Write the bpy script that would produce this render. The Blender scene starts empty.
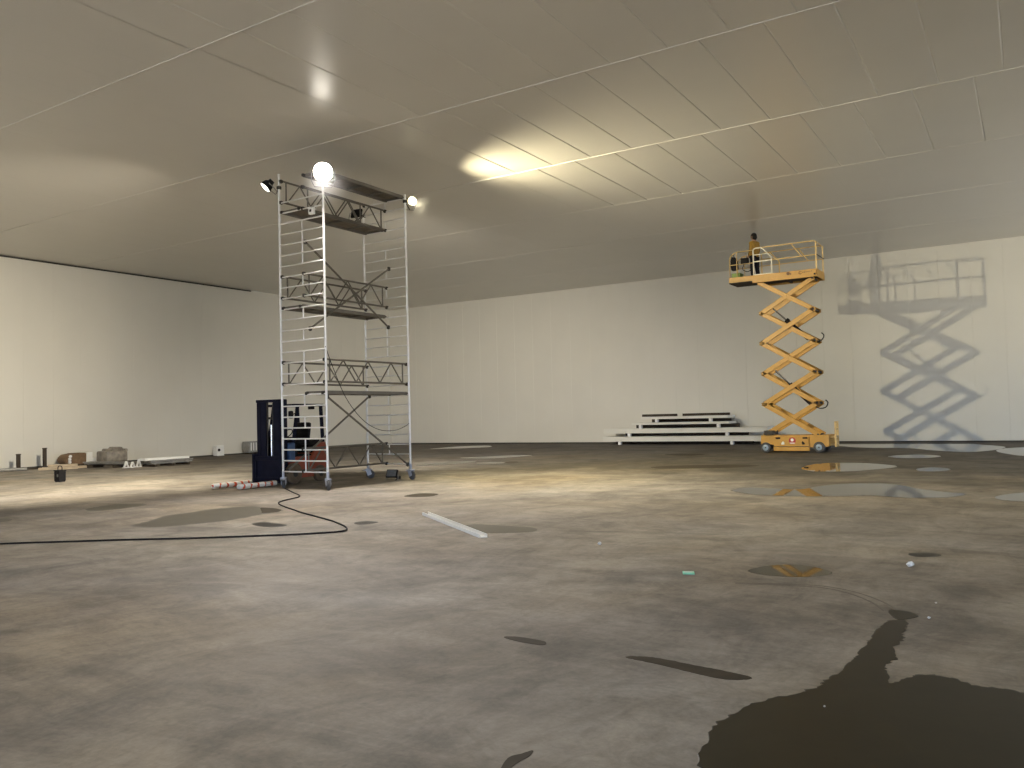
import bpy, bmesh, math, random
from mathutils import Vector, Matrix, Quaternion
random.seed(7)
sc = bpy.context.scene
COL = sc.collection
pi = math.pi
H = 8.45            # ceiling height
XW, YW = -34.0, 39.5   # left wall, back wall
XE, YE = 14.0, -14.0   # right wall, rear wall (behind the camera)
V = Vector

# ------------------------------------------------------------------ materials
def mat(name, col, rough=0.5, metal=0.0, noise=0.0, nscale=20.0, bump=0.0, spec=0.5, emit=None, estr=0.0, coat=0.0, stretch=(1, 1, 1)):
    m = bpy.data.materials.new(name); m.use_nodes = True
    nt = m.node_tree; b = nt.nodes['Principled BSDF']
    c = (*col, 1)
    b.inputs['Base Color'].default_value = c
    b.inputs['Roughness'].default_value = rough
    b.inputs['Metallic'].default_value = metal
    b.inputs['Specular IOR Level'].default_value = spec
    b.inputs['Coat Weight'].default_value = coat
    if emit:
        b.inputs['Emission Color'].default_value = (*emit, 1)
        b.inputs['Emission Strength'].default_value = estr
    if noise or bump:
        tc = nt.nodes.new('ShaderNodeTexCoord'); mp = nt.nodes.new('ShaderNodeMapping')
        mp.inputs['Scale'].default_value = stretch
        nt.links.new(tc.outputs['Object'], mp.inputs['Vector'])
        n = nt.nodes.new('ShaderNodeTexNoise'); n.inputs['Scale'].default_value = nscale
        n.inputs['Detail'].default_value = 5
        nt.links.new(mp.outputs['Vector'], n.inputs['Vector'])
        if noise:
            r = nt.nodes.new('ShaderNodeValToRGB')
            r.color_ramp.elements[0].position = 0.3; r.color_ramp.elements[1].position = 0.7
            r.color_ramp.elements[0].color = (*[x * (1 - noise) for x in col], 1)
            r.color_ramp.elements[1].color = (*[min(1, x * (1 + noise)) for x in col], 1)
            nt.links.new(n.outputs['Fac'], r.inputs['Fac'])
            nt.links.new(r.outputs['Color'], b.inputs['Base Color'])
        if bump:
            bp = nt.nodes.new('ShaderNodeBump'); bp.inputs['Strength'].default_value = bump
            bp.inputs['Distance'].default_value = 0.02
            nt.links.new(n.outputs['Fac'], bp.inputs['Height'])
            nt.links.new(bp.outputs['Normal'], b.inputs['Normal'])
    return m

M = {}
M['wall'] = mat('painted_steel_wall', (0.68, 0.65, 0.57), 0.42, noise=0.02, nscale=0.6)
M['ceiling'] = mat('painted_steel_ceiling', (0.62, 0.59, 0.525), 0.28, noise=0.02, nscale=0.5, spec=0.5)
M['strip'] = mat('white_ceiling_strip', (0.66, 0.63, 0.575), 0.4, noise=0.03, nscale=3)
M['gap'] = mat('dark_shadow_gap', (0.045, 0.04, 0.033), 0.8, noise=0.2, nscale=2)
M['alu'] = mat('bare_aluminium', (0.80, 0.79, 0.77), 0.38, 0.35, noise=0.06, nscale=6)
M['tube'] = mat('weathered_tube', (0.15, 0.135, 0.11), 0.5, 0.3, noise=0.1, nscale=6)
M['clip'] = mat('dark_clip', (0.05, 0.045, 0.04), 0.5, 0.2, noise=0.15, nscale=30)
M['ply'] = mat('brown_deck_ply', (0.16, 0.135, 0.105), 0.7, noise=0.25, nscale=5, stretch=(6, 1, 1))
M['yellow'] = mat('lift_yellow_paint', (0.52, 0.28, 0.045), 0.42, noise=0.08, nscale=5)
M['yelrail'] = mat('rail_yellow_paint', (0.66, 0.47, 0.20), 0.42, noise=0.06, nscale=5)
M['cream'] = mat('pale_rail_paint', (0.85, 0.80, 0.66), 0.4, noise=0.05, nscale=5)
M['black'] = mat('black_plastic', (0.012, 0.011, 0.012), 0.6, noise=0.2, nscale=12)
M['rubber'] = mat('grey_rubber', (0.075, 0.075, 0.08), 0.75, noise=0.2, nscale=15)
M['hub'] = mat('blue_grey_hub', (0.28, 0.36, 0.46), 0.45, 0.2, noise=0.1, nscale=10)
M['navy'] = mat('dark_mast_steel', (0.010, 0.011, 0.024), 0.6, 0.0, noise=0.2, nscale=6)
M['orange'] = mat('forklift_orange', (0.30, 0.048, 0.012), 0.45, noise=0.12, nscale=4)
M['blue'] = mat('blue_cowl_plastic', (0.03, 0.08, 0.20), 0.45, noise=0.1, nscale=6)
M['tyre'] = mat('dusty_tan_tyre', (0.14, 0.10, 0.062), 0.85, noise=0.2, nscale=8)
M['chrome'] = mat('chrome_rod', (0.75, 0.75, 0.76), 0.18, 1.0, noise=0.03, nscale=10)
M['white'] = mat('white_sheet_metal', (0.80, 0.79, 0.75), 0.45, noise=0.03, nscale=3)
M['panel'] = mat('panel_white_skin', (0.70, 0.68, 0.61), 0.45, noise=0.04, nscale=2)
M['core'] = mat('panel_foam_core', (0.30, 0.27, 0.20), 0.85, noise=0.15, nscale=12)
M['foam'] = mat('white_foam_block', (0.82, 0.81, 0.77), 0.8, noise=0.04, nscale=20)
M['brown'] = mat('brown_card', (0.17, 0.105, 0.055), 0.8, noise=0.2, nscale=8)
M['wood'] = mat('pale_timber', (0.50, 0.40, 0.27), 0.7, noise=0.2, nscale=4, stretch=(1, 1, 6))
M['dkwood'] = mat('dark_timber', (0.055, 0.043, 0.032), 0.8, noise=0.25, nscale=6)
M['zinc'] = mat('zinc_plated_steel', (0.42, 0.44, 0.50), 0.45, 0.3, noise=0.12, nscale=10)
M['grey'] = mat('grey_steel', (0.30, 0.29, 0.27), 0.45, 0.5, noise=0.15, nscale=8)
M['wrap'] = mat('dusty_wrapped_bundle', (0.25, 0.22, 0.18), 0.55, noise=0.35, nscale=5, bump=0.6)
M['green'] = mat('pale_green_label', (0.36, 0.80, 0.55), 0.5, noise=0.05, nscale=40)
M['dkgreen'] = mat('green_plastic', (0.22, 0.34, 0.06), 0.5, noise=0.15, nscale=12)
M['skin'] = mat('skin', (0.42, 0.25, 0.17), 0.55, noise=0.06, nscale=25)
M['hair'] = mat('black_hair', (0.012, 0.010, 0.009), 0.6, noise=0.3, nscale=60, bump=0.4)
M['jacket'] = mat('mustard_jacket', (0.34, 0.19, 0.025), 0.75, noise=0.12, nscale=14, bump=0.3)
M['trouser'] = mat('black_trousers', (0.016, 0.016, 0.022), 0.8, noise=0.2, nscale=14, bump=0.3)
M['red'] = mat('red_print', (0.42, 0.03, 0.04), 0.5, noise=0.05, nscale=30)
M['print'] = mat('brown_lettering', (0.16, 0.08, 0.03), 0.6, noise=0.05, nscale=30)
M['lamp'] = mat('lit_lens_white', (1, 1, 1), 0.4, emit=(1.0, 0.93, 0.80), estr=14)
M['lampy'] = mat('lit_lens_yellow', (1, 1, 1), 0.4, emit=(1.0, 0.90, 0.50), estr=2.0)
M['lampw'] = mat('lit_lens_side', (1, 1, 1), 0.4, emit=(1.0, 0.95, 0.85), estr=3)
M['glass'] = mat('grey_lens', (0.45, 0.46, 0.46), 0.15, noise=0.05, nscale=20)
M['dimglass'] = mat('dusty_dark_lens', (0.14, 0.145, 0.15), 0.2, noise=0.2, nscale=12)
M['water'] = mat('standing_water', (0.030, 0.026, 0.018), 0.025, noise=0.15, nscale=1.0)
M['water'].node_tree.nodes['Principled BSDF'].inputs['IOR'].default_value = 1.33
M['murky'] = mat('shallow_murky_water', (0.040, 0.034, 0.018), 0.03, spec=0.12, noise=0.2, nscale=2.0)
M['wet'] = mat('wet_dark_concrete', (0.020, 0.0155, 0.007), 0.36, spec=0.25, noise=0.25, nscale=3.0, bump=0.05)
M['damp'] = mat('damp_concrete', (0.100, 0.090, 0.064), 0.55, spec=0.25, noise=0.08, nscale=2.0)
M['damp3'] = mat('dark_damp_concrete', (0.055, 0.045, 0.030), 0.7, spec=0.12, noise=0.2, nscale=6.0)
M['damp2'] = mat('half_dry_damp_concrete', (0.12, 0.10, 0.072), 0.5, spec=0.35, noise=0.15, nscale=5.0)

def tape_mat():
    m = bpy.data.materials.new('red_white_barrier_tape'); m.use_nodes = True
    nt = m.node_tree; b = nt.nodes['Principled BSDF']; N = nt.nodes.new; L = nt.links.new
    tc = N('ShaderNodeTexCoord'); sp = N('ShaderNodeSeparateXYZ'); L(tc.outputs['Object'], sp.inputs[0])
    ns = N('ShaderNodeTexNoise'); ns.inputs['Scale'].default_value = 5; L(tc.outputs['Object'], ns.inputs['Vector'])
    a = N('ShaderNodeMath'); a.operation = 'MULTIPLY_ADD'; L(ns.outputs['Fac'], a.inputs[0]); a.inputs[1].default_value = 0.22; L(sp.outputs['Y'], a.inputs[2])
    mu = N('ShaderNodeMath'); mu.operation = 'MULTIPLY'; L(a.outputs[0], mu.inputs[0]); mu.inputs[1].default_value = 4.3
    fr = N('ShaderNodeMath'); fr.operation = 'FRACT'; ph = N('ShaderNodeMath'); ph.operation = 'ADD'; L(mu.outputs[0], ph.inputs[0]); ph.inputs[1].default_value = 0.55; L(ph.outputs[0], fr.inputs[0])
    lt = N('ShaderNodeMath'); lt.operation = 'LESS_THAN'; L(fr.outputs[0], lt.inputs[0]); lt.inputs[1].default_value = 0.27
    mx = N('ShaderNodeMix'); mx.data_type = 'RGBA'; L(lt.outputs[0], mx.inputs['Factor'])
    mx.inputs['A'].default_value = (0.82, 0.80, 0.76, 1); mx.inputs['B'].default_value = (0.62, 0.09, 0.03, 1)
    L(mx.outputs['Result'], b.inputs['Base Color']); b.inputs['Roughness'].default_value = 0.45
    return m
for k_, sp_ in (('black', 0.12), ('navy', 0.10), ('trouser', 0.15), ('hair', 0.15), ('clip', 0.25), ('dkwood', 0.2)):
    M[k_].node_tree.nodes['Principled BSDF'].inputs['Specular IOR Level'].default_value = sp_
M['tape'] = tape_mat()

def floor_mat():
    m = bpy.data.materials.new('trowelled_concrete'); m.use_nodes = True
    nt = m.node_tree; b = nt.nodes['Principled BSDF']; N = nt.nodes.new; L = nt.links.new
    tc = N('ShaderNodeTexCoord')
    wn = N('ShaderNodeTexNoise'); wn.inputs['Scale'].default_value = 0.28; wn.inputs['Detail'].default_value = 2; L(tc.outputs['Object'], wn.inputs['Vector'])
    wm = N('ShaderNodeVectorMath'); wm.operation = 'MULTIPLY_ADD'; L(wn.outputs['Color'], wm.inputs[0]); wm.inputs[1].default_value = (2.4, 2.4, 0); L(tc.outputs['Object'], wm.inputs[2])
    warped = wm.outputs['Vector']
    def noise(scale, st, rot, det=6, dist=0.0, rough=0.55, warp=False):
        mp = N('ShaderNodeMapping'); mp.inputs['Scale'].default_value = st; mp.inputs['Rotation'].default_value = (0, 0, rot)
        L(warped if warp else tc.outputs['Object'], mp.inputs['Vector'])
        n = N('ShaderNodeTexNoise'); n.inputs['Scale'].default_value = scale; n.inputs['Detail'].default_value = det
        n.inputs['Distortion'].default_value = dist; n.inputs['Roughness'].default_value = rough
        L(mp.outputs['Vector'], n.inputs['Vector']); return n.outputs['Fac']
    def ramp(f, p0, c0, p1, c1):
        r = N('ShaderNodeValToRGB'); e = r.color_ramp.elements
        e[0].position = p0; e[0].color = (*c0, 1); e[1].position = p1; e[1].color = (*c1, 1); L(f, r.inputs['Fac']); return r.outputs['Color']
    def mul(a, c, f=1.0):
        x = N('ShaderNodeMix'); x.data_type = 'RGBA'; x.blend_type = 'MULTIPLY'; x.inputs['Factor'].default_value = f
        L(a, x.inputs['A']); L(c, x.inputs['B']); return x.outputs['Result']
    g = lambda v: (v, v, v)
    c = ramp(noise(0.22, (1, 1, 1), 0.3, 8, 0.6, 0.6), 0.30, (0.235, 0.215, 0.195), 0.70, (0.345, 0.330, 0.305))
    tn = ramp(noise(0.33, (1, 1, 1), 2.0, 6, 0.5), 0.35, (1.04, 1.0, 0.93), 0.65, (0.98, 0.985, 1.02)); c = mul(c, tn, 1.0); c = mul(c, ramp(noise(0.1, (1, 1, 1), 0, 2), 0.0, (1.04, 1.0, 0.92), 1.0, (1.04, 1.0, 0.92)), 1.0)
    # cloudy laitance, trowel sweeps and tyre smears
    c = mul(c, ramp(noise(0.95, (1, 1, 1), 0.0, 10, 0.5, 0.68), 0.36, g(0.62), 0.56, g(1.06)), 0.8)
    c = mul(c, ramp(noise(1.2, (0.36, 1.5, 1), -0.5, 9, 0.9, 0.7, True), 0.40, g(0.74), 0.58, g(1.05)), 0.65)
    c = mul(c, ramp(noise(1.0, (1.9, 0.28, 1), -0.9, 9, 1.2, 0.7, True), 0.38, g(0.78), 0.55, g(1.05)), 0.6)
    c = mul(c, ramp(noise(3.4, (1, 1, 1), 0.0, 10, 1.4, 0.75), 0.34, g(0.70), 0.54, g(1.05)), 0.6)
    c = mul(c, ramp(noise(26, (1, 1, 1), 0.0, 5, 0.2, 0.75), 0.30, g(0.80), 0.62, g(1.05)), 0.7)
    # damp slab towards the far end, darkened further to offset lamp light
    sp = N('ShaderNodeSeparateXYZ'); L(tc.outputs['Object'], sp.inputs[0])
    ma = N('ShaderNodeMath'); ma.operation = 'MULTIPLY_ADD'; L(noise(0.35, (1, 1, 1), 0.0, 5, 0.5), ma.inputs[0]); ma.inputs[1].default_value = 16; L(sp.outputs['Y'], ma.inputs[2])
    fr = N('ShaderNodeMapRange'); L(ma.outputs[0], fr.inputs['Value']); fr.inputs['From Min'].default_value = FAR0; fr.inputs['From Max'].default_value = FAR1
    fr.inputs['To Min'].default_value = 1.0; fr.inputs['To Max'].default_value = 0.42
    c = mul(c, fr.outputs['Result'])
    # warm mud-tinted areas
    t = ramp(noise(0.16, (1, 1, 1), 1.1, 4, 0.5), 0.5, g(0.0), 0.72, g(1.0))
    mx = N('ShaderNodeMix'); mx.data_type = 'RGBA'; mx.blend_type = 'MULTIPLY'; L(t, mx.inputs['Factor'])
    L(c, mx.inputs['A']); mx.inputs['B'].default_value = (1.0, 0.93, 0.80, 1); c = mx.outputs['Result']
    # arcs left by wheels
    wv = N('ShaderNodeTexWave'); wv.wave_type = 'RINGS'; wv.rings_direction = 'Z'; wv.inputs['Scale'].default_value = 0.10
    wv.inputs['Distortion'].default_value = 3.0; wv.inputs['Detail'].default_value = 3; wv.inputs['Detail Scale'].default_value = 0.7
    mp = N('ShaderNodeMapping'); mp.inputs['Location'].default_value = (3.5, -4.0, 0); L(tc.outputs['Object'], mp.inputs['Vector']); L(mp.outputs['Vector'], wv.inputs['Vector'])
    c = mul(c, ramp(wv.outputs['Fac'], 0.02, g(0.82), 0.12, g(1.0)), 0.6)
    L(c, b.inputs['Base Color'])
    rr = N('ShaderNodeMapRange'); L(noise(0.7, (1, 1, 1), 0.2, 5, 0.6), rr.inputs['Value'])
    rr.inputs['To Min'].default_value = 0.62; rr.inputs['To Max'].default_value = 0.9
    L(rr.outputs['Result'], b.inputs['Roughness']); b.inputs['Specular IOR Level'].default_value = 0.25
    bp = N('ShaderNodeBump'); bp.inputs['Strength'].default_value = 0.25; bp.inputs['Distance'].default_value = 0.01
    L(noise(9, (1, 1, 1), 0, 5), bp.inputs['Height']); L(bp.outputs['Normal'], b.inputs['Normal'])
    return m
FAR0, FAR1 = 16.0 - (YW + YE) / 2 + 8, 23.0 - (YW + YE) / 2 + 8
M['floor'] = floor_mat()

# ------------------------------------------------------------------ mesh helpers
def root_loc(p):
    l = V((0, 0, 0))
    while p is not None:
        l += p.location; p = p.parent
    return l

class MB:
    """collects shapes in world coordinates (through xf) and links them as one mesh object"""
    def __init__(s, xf=None): s.bm = bmesh.new(); s.xf = xf
    def _merge(s, t):
        me = bpy.data.meshes.new('t'); t.to_mesh(me); t.free(); s.bm.from_mesh(me); bpy.data.meshes.remove(me)
    def box(s, c, size, rot=None, bevel=0.0, seg=2):
        t = bmesh.new(); bmesh.ops.create_cube(t, size=1.0)
        for v in t.verts: v.co = V((v.co.x * size[0], v.co.y * size[1], v.co.z * size[2]))
        if bevel: bmesh.ops.bevel(t, geom=t.edges[:], offset=bevel, segments=seg, affect='EDGES', profile=0.5)
        m = Matrix.Translation(V(c)) @ (rot.to_matrix().to_4x4() if isinstance(rot, Quaternion) else (rot.to_4x4() if rot is not None else Matrix()))
        t.transform(m); s._merge(t); return s
    def bar(s, a, b, w, h, bevel=0.0, up=(0, 0, 1)):
        a, b = V(a), V(b); d = b - a; x = d.normalized(); u = V(up)
        y = u.cross(x)
        if y.length < 1e-4: y = V((0, 1, 0)).cross(x)
        y.normalize(); z = x.cross(y)
        r = Matrix((x, y, z)).transposed()
        return s.box((a + b) / 2, (d.length, w, h), r, bevel)
    def tube(s, a, b, r, n=10, r2=None, caps=True):
        a, b = V(a), V(b); d = b - a
        t = bmesh.new(); bmesh.ops.create_cone(t, cap_ends=caps, segments=n, radius1=r, radius2=r if r2 is None else r2, depth=d.length)
        q = V((0, 0, 1)).rotation_difference(d.normalized())
        t.transform(Matrix.Translation((a + b) / 2) @ q.to_matrix().to_4x4()); s._merge(t); return s
    def path(s, pts, r, n=8, closed=False):
        pts = [V(p) for p in pts]; rings = []
        N = len(pts)
        prev = None
        for i, p in enumerate(pts):
            d = (pts[(i + 1) % N] if closed or i < N - 1 else p) - (pts[i - 1] if closed or i > 0 else p)
            d.normalize()
            if prev is None:
                u = V((0, 0, 1)) if abs(d.z) < 0.9 else V((0, 1, 0)); u = (u - d * u.dot(d)).normalized()
            else: u = (prev - d * prev.dot(d)).normalized()
            prev = u; w = d.cross(u)
            rings.append([s.bm.verts.new(p + (u * math.cos(2 * pi * k / n) + w * math.sin(2 * pi * k / n)) * r) for k in range(n)])
        for i in range(N if closed else N - 1):
            A, B = rings[i], rings[(i + 1) % N]
            for k in range(n): s.bm.faces.new((A[k], A[(k + 1) % n], B[(k + 1) % n], B[k]))
        if not closed:
            s.bm.faces.new(rings[0][::-1]); s.bm.faces.new(rings[-1])
        return s
    def lathe(s, prof, c, axis, n=20):
        """prof: list of (radius, height along axis)"""
        q = V((0, 0, 1)).rotation_difference(V(axis).normalized()); rings = []
        for r, h in prof:
            rings.append([s.bm.verts.new(V(c) + q @ V((r * math.cos(2 * pi * k / n), r * math.sin(2 * pi * k / n), h))) for k in range(n)])
        for A, B in zip(rings, rings[1:]):
            for k in range(n): s.bm.faces.new((A[k], A[(k + 1) % n], B[(k + 1) % n], B[k]))
        s.bm.faces.new(rings[0][::-1]); s.bm.faces.new(rings[-1]); return s
    def prism(s, poly, fn, t0, t1):
        """poly of 2D points, fn(u, v, t) -> 3D"""
        A = [s.bm.verts.new(V(fn(u, v, t0))) for u, v in poly]; B = [s.bm.verts.new(V(fn(u, v, t1))) for u, v in poly]
        n = len(poly)
        s.bm.faces.new(A[::-1]); s.bm.faces.new(B)
        for k in range(n): s.bm.faces.new((A[k], A[(k + 1) % n], B[(k + 1) % n], B[k]))
        return s
    def build(s, name, m, parent=None, smooth=False):
        if s.xf is not None: s.bm.transform(s.xf)
        bmesh.ops.recalc_face_normals(s.bm, faces=s.bm.faces[:])
        if parent is not None: o_loc = root_loc(parent)
        else:
            zs = [v.co.z for v in s.bm.verts]
            o_loc = V((sum(v.co.x for v in s.bm.verts) / len(zs), sum(v.co.y for v in s.bm.verts) / len(zs), min(zs)))
        s.bm.transform(Matrix.Translation(-o_loc))
        me = bpy.data.meshes.new(name); s.bm.to_mesh(me); s.bm.free()
        if smooth:
            for p in me.polygons: p.use_smooth = True
            if smooth != 'all': me.set_sharp_from_angle(angle=math.radians(40))
        me.materials.append(M[m] if isinstance(m, str) else m)
        o = bpy.data.objects.new(name, me); COL.objects.link(o)
        if parent is not None: o.parent = parent
        else: o.location = o_loc
        return o

def tag(o, label=None, cat=None, group=None, kind=None):
    if label: o['label'] = label
    if cat: o['category'] = cat
    if group: o['group'] = group
    if kind: o['kind'] = kind
    return o
def thing(name, loc, label, cat, group=None):
    o = bpy.data.objects.new(name, None); o.empty_display_size = 0.2; COL.objects.link(o); o.location = loc
    return tag(o, label, cat, group)
def struct(o): o['kind'] = 'structure'; return o
def rbox(c, size, bevel=0.01): return MB().box(c, size, bevel=bevel)

# ------------------------------------------------------------------ camera
fpx, yaw, pitch, roll = 817.811, 0.563032, 0.037619, -0.025536
fw = V((-math.sin(yaw) * math.cos(pitch), math.cos(yaw) * math.cos(pitch), math.sin(pitch)))
rt = V((math.cos(yaw), math.sin(yaw), 0)); up = rt.cross(fw)
r_ = rt * math.cos(roll) + up * math.sin(roll); u_ = -rt * math.sin(roll) + up * math.cos(roll)
cam = bpy.data.cameras.new('camera'); cam.sensor_width = 36; cam.lens = fpx / 1024 * 36; cam.clip_end = 200
co = bpy.data.objects.new('camera', cam); COL.objects.link(co)
mw = Matrix((r_, u_, -fw)).transposed().to_4x4(); mw.translation = V((0, 0, 1.65)); co.matrix_world = mw
sc.camera = co

# ------------------------------------------------------------------ room shell
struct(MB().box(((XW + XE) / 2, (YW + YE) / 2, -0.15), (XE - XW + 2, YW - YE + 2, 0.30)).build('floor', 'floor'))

def panels(mb, cells, fn, ch0, dep0, tilt=0.0, flat=None):
    """rectangular panels with chamfered long edges; fn(u, v, d): d > 0 goes behind the face"""
    for (u0, u1, v0, v1) in cells:
        ch, dep = (0.006, 0.002) if flat and flat(u0, v0) else (ch0, dep0)
        a, b = random.uniform(-tilt, tilt), random.uniform(-tilt * 0.3, tilt * 0.3)
        um, vm = (u0 + u1) / 2, (v0 + v1) / 2
        f = lambda u, v, d: mb.bm.verts.new(V(fn(u, v, d + a * (u - um) + b * (v - vm))))
        i0, i1 = u0 + ch, u1 - ch
        A = [f(i0, v0, 0), f(i1, v0, 0), f(i1, v1, 0), f(i0, v1, 0)]
        B = [f(u0, v0, dep), f(u0, v1, dep), f(u1, v1, dep), f(u1, v0, dep)]
        mb.bm.faces.new(A); mb.bm.faces.new((B[0], A[0], A[3], B[1])); mb.bm.faces.new((A[1], B[3], B[2], A[2]))

rows = [YE - 0.2] + [9.397 + 5.015 * k for k in range(-4, 6)] + [YW + 0.1]
offs = [0.2, -0.4, 0.1, 0.5, 0.3, -3.09, -2.51, -0.69, -2.2, -1.5, -0.9]
cells = []
P = 1.177
for i in range(len(rows) - 1):
    o = offs[i] if i < len(offs) else 0.0
    k0 = int((XW - o) / P) - 1; k1 = int((XE - o) / P) + 1
    for k in range(k0, k1 + 1):
        u0, u1 = max(o + k * P, XW - 0.1), min(o + (k + 1) * P, XE + 0.1)
        if u1 - u0 > 0.2: cells.append((u0, u1, rows[i], rows[i + 1]))
cb = MB(); panels(cb, cells, lambda u, v, d: (u, v, H + d), 0.024, 0.013, 0.0022, lambda u, v: u < -13.2 or v > 24)
cb.box(((XW + XE) / 2, (YW + YE) / 2, H + 0.2), (XE - XW + 1, YW - YE + 1, 0.3))
struct(cb.build('ceiling', 'ceiling'))
for i, y in enumerate(rows[1:-1]):
    struct(MB().box(((XW + XE) / 2, y, H - (0.005 if y < 20 else 0.0)), (XE - XW, 0.026 if y < 20 else 0.018, 0.018 if y < 20 else 0.012), bevel=0.004).build('trim_%d' % (i + 1), 'strip'))

wb = MB(); panels(wb, [(-0.69 + 1.2 * k, 0.51 + 1.2 * k, 0, H) for k in range(-28, 13)], lambda u, v, d: (u, YW + d, v), 0.012, 0.006, 0.0006)
wb.box(((XW + XE) / 2, YW + 0.25, H / 2), (XE - XW + 1, 0.4, H)); struct(wb.build('wall_back', 'wall'))
wb = MB(); panels(wb, [(YE + 1.2 * k, YE + 1.2 * (k + 1), 0, H) for k in range(0, 45)], lambda u, v, d: (XW - d, u, v), 0.012, 0.006, 0.0012)
wb.box((XW - 0.25, (YW + YE) / 2, H / 2), (0.4, YW - YE + 1, H)); struct(wb.build('wall_left', 'wall'))
# right wall with an unseen loading door, widened to let in more daylight
wb = MB()
DY0, DY1, DH = 26.0, 38.5, 5.0
wb.box((XE + 0.15, (YE + DY0) / 2, H / 2), (0.3, DY0 - YE, H)).box((XE + 0.15, (DY1 + YW) / 2, H / 2), (0.3, YW - DY1, H))
wb.box((XE + 0.15, (DY0 + DY1) / 2, (DH + H) / 2), (0.3, DY1 - DY0, H - DH)); struct(wb.build('wall_right', 'wall'))
# rear wall (behind the camera) with a gate opening added to let fill daylight in
GX0, GX1, GH = -16.0, 8.0, 5.5
wb = MB()
wb.box(((XW + GX0) / 2, YE - 0.15, H / 2), (GX0 - XW, 0.3, H)).box(((GX1 + XE) / 2, YE - 0.15, H / 2), (XE - GX1, 0.3, H))
wb.box(((GX0 + GX1) / 2, YE - 0.15, (GH + H) / 2), (GX1 - GX0, 0.3, H - GH)); struct(wb.build('wall_rear', 'wall'))
# dark strips coloured as shadow gaps / skirting
struct(MB().box((XW + 0.03, (12 + 28.6) / 2 - 4, H - 0.03), (0.05, 28.6 - 4, 0.055)).build('trim_11', 'gap'))
struct(MB().box(((XW + XE) / 2, YW - 0.02, 0.035), (XE - XW - 0.1, 0.03, 0.07)).build('baseboard_back', 'gap'))
struct(MB().box((XW + 0.02, (YE + YW) / 2, 0.03), (0.03, YW - YE - 0.1, 0.06)).build('baseboard_left', 'gap'))

# ------------------------------------------------------------------ scaffold tower
XL, XR, XM, YN, YF = -15.45, -13.95, -14.67, 13.92, 16.95
zk = lambda k: 0.41 + 0.264 * k
sf = thing('scaffold_tower', (-14.7, 15.43, 0), 'tall aluminium scaffold tower on castors with lamps at its top', 'scaffold')
def end_frame(y, ztl, ztr, kmax, mids, far):
    m = MB()
    for x, zt in ((XL, ztl), (XR, ztr)):
        m.tube((x, y, 0.2), (x, y, zt), 0.029, 12)
        for z in (0.35, 2.45, 4.55, 6.6): m.tube((x, y, z - 0.05), (x, y, z + 0.05), 0.034, 12)
    fr = m.build('end_frame', 'alu', sf, True)
    for k in range(kmax + 1):
        MB().tube((XL + 0.02, y, zk(k)), (XR - 0.02, y, zk(k)), 0.0175, 10).build('rung', 'alu', fr, True)
    for k in mids:
        MB().tube((XM, y, zk(k)), (XM, y, zk(k + 1)), 0.017, 10).build('upright', 'alu', fr, True)
end_frame(YN, 7.74, 7.33, 25, (0, 1, 2, 4, 6, 8, 9, 10, 12, 14, 17, 19, 20, 21, 22), False)
end_frame(YF, 7.35, 7.64, 27, (1, 3, 4, 6, 9, 11, 12, 13, 17, 19, 21, 24, 26), True)

def guard(x, k0, k1, dx=0.0, lab=None):
    z0, z1 = zk(k0) + 0.03, zk(k1) + 0.03
    a, b = YN + 0.02, YF - 0.02
    m = MB().tube((x, a, z1), (x, b, z1), 0.025, 10).tube((x, a, z0), (x, b, z0), 0.025, 10)
    for y in (a + 0.16, b - 0.16): m.tube((x, y, z0), (x, y, z1), 0.019, 8)
    n = 3; L = (b - a - 0.36) / (2 * n); y = a + 0.18
    for i in range(2 * n):
        m.tube((x, y, z0 if i % 2 == 0 else z1), (x, y + L, z1 if i % 2 == 0 else z0), 0.017, 8); y += L
    g = m.build('guard_rail', 'tube', sf, True)
    for y in (a, b):
        for z in (z0, z1):
            MB().box((x, y, z - 0.01), (0.06, 0.09, 0.075), bevel=0.012).tube((x, y, z - 0.06), (x, y, z + 0.03), 0.022, 8).build('hook', 'clip', g)
guard(XM - 0.09, 0, 2); guard(XR - 0.06, 8, 10); guard(XL + 0.05, 8, 10)
guard(XL + 0.05, 16, 18); guard(XM + 0.02, 16, 18); guard(XL + 0.05, 25, 27); guard(XM + 0.02, 24, 26)

def deck(x0, x1, k):
    z = zk(k) + 0.035; a, b = YN - 0.03, YF + 0.03
    m = MB()
    for x in (x0 + 0.025, x1 - 0.025): m.box((x, (a + b) / 2, z), (0.04, b - a - 0.1, 0.085), bevel=0.006)
    for y in (a + 0.08, b - 0.08): m.box(((x0 + x1) / 2, y, z), (x1 - x0 - 0.05, 0.04, 0.07), bevel=0.006)
    for t in (0.25, 0.5, 0.75): m.box(((x0 + x1) / 2, a + (b - a) * t, z - 0.012), (x1 - x0 - 0.09, 0.035, 0.05), bevel=0.004)
    p = m.build('platform', 'tube', sf)
    MB().box(((x0 + x1) / 2, (a + b) / 2, z + 0.03), (x1 - x0 - 0.06, b - a - 0.18, 0.018)).build('deck_board', 'ply', p)
    for y in (a + 0.03, b - 0.03):
        for x in (x0 + 0.06, x1 - 0.06):
            MB().box((x, y, z - 0.01), (0.06, 0.10, 0.07), bevel=0.012).build('hook', 'clip', p)
deck(XM + 0.02, XR - 0.04, 7); deck(XL + 0.04, XM - 0.02, 15); deck(XL + 0.04, XM - 0.02, 24); deck(XM + 0.02, XR - 0.04, 27)

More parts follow.
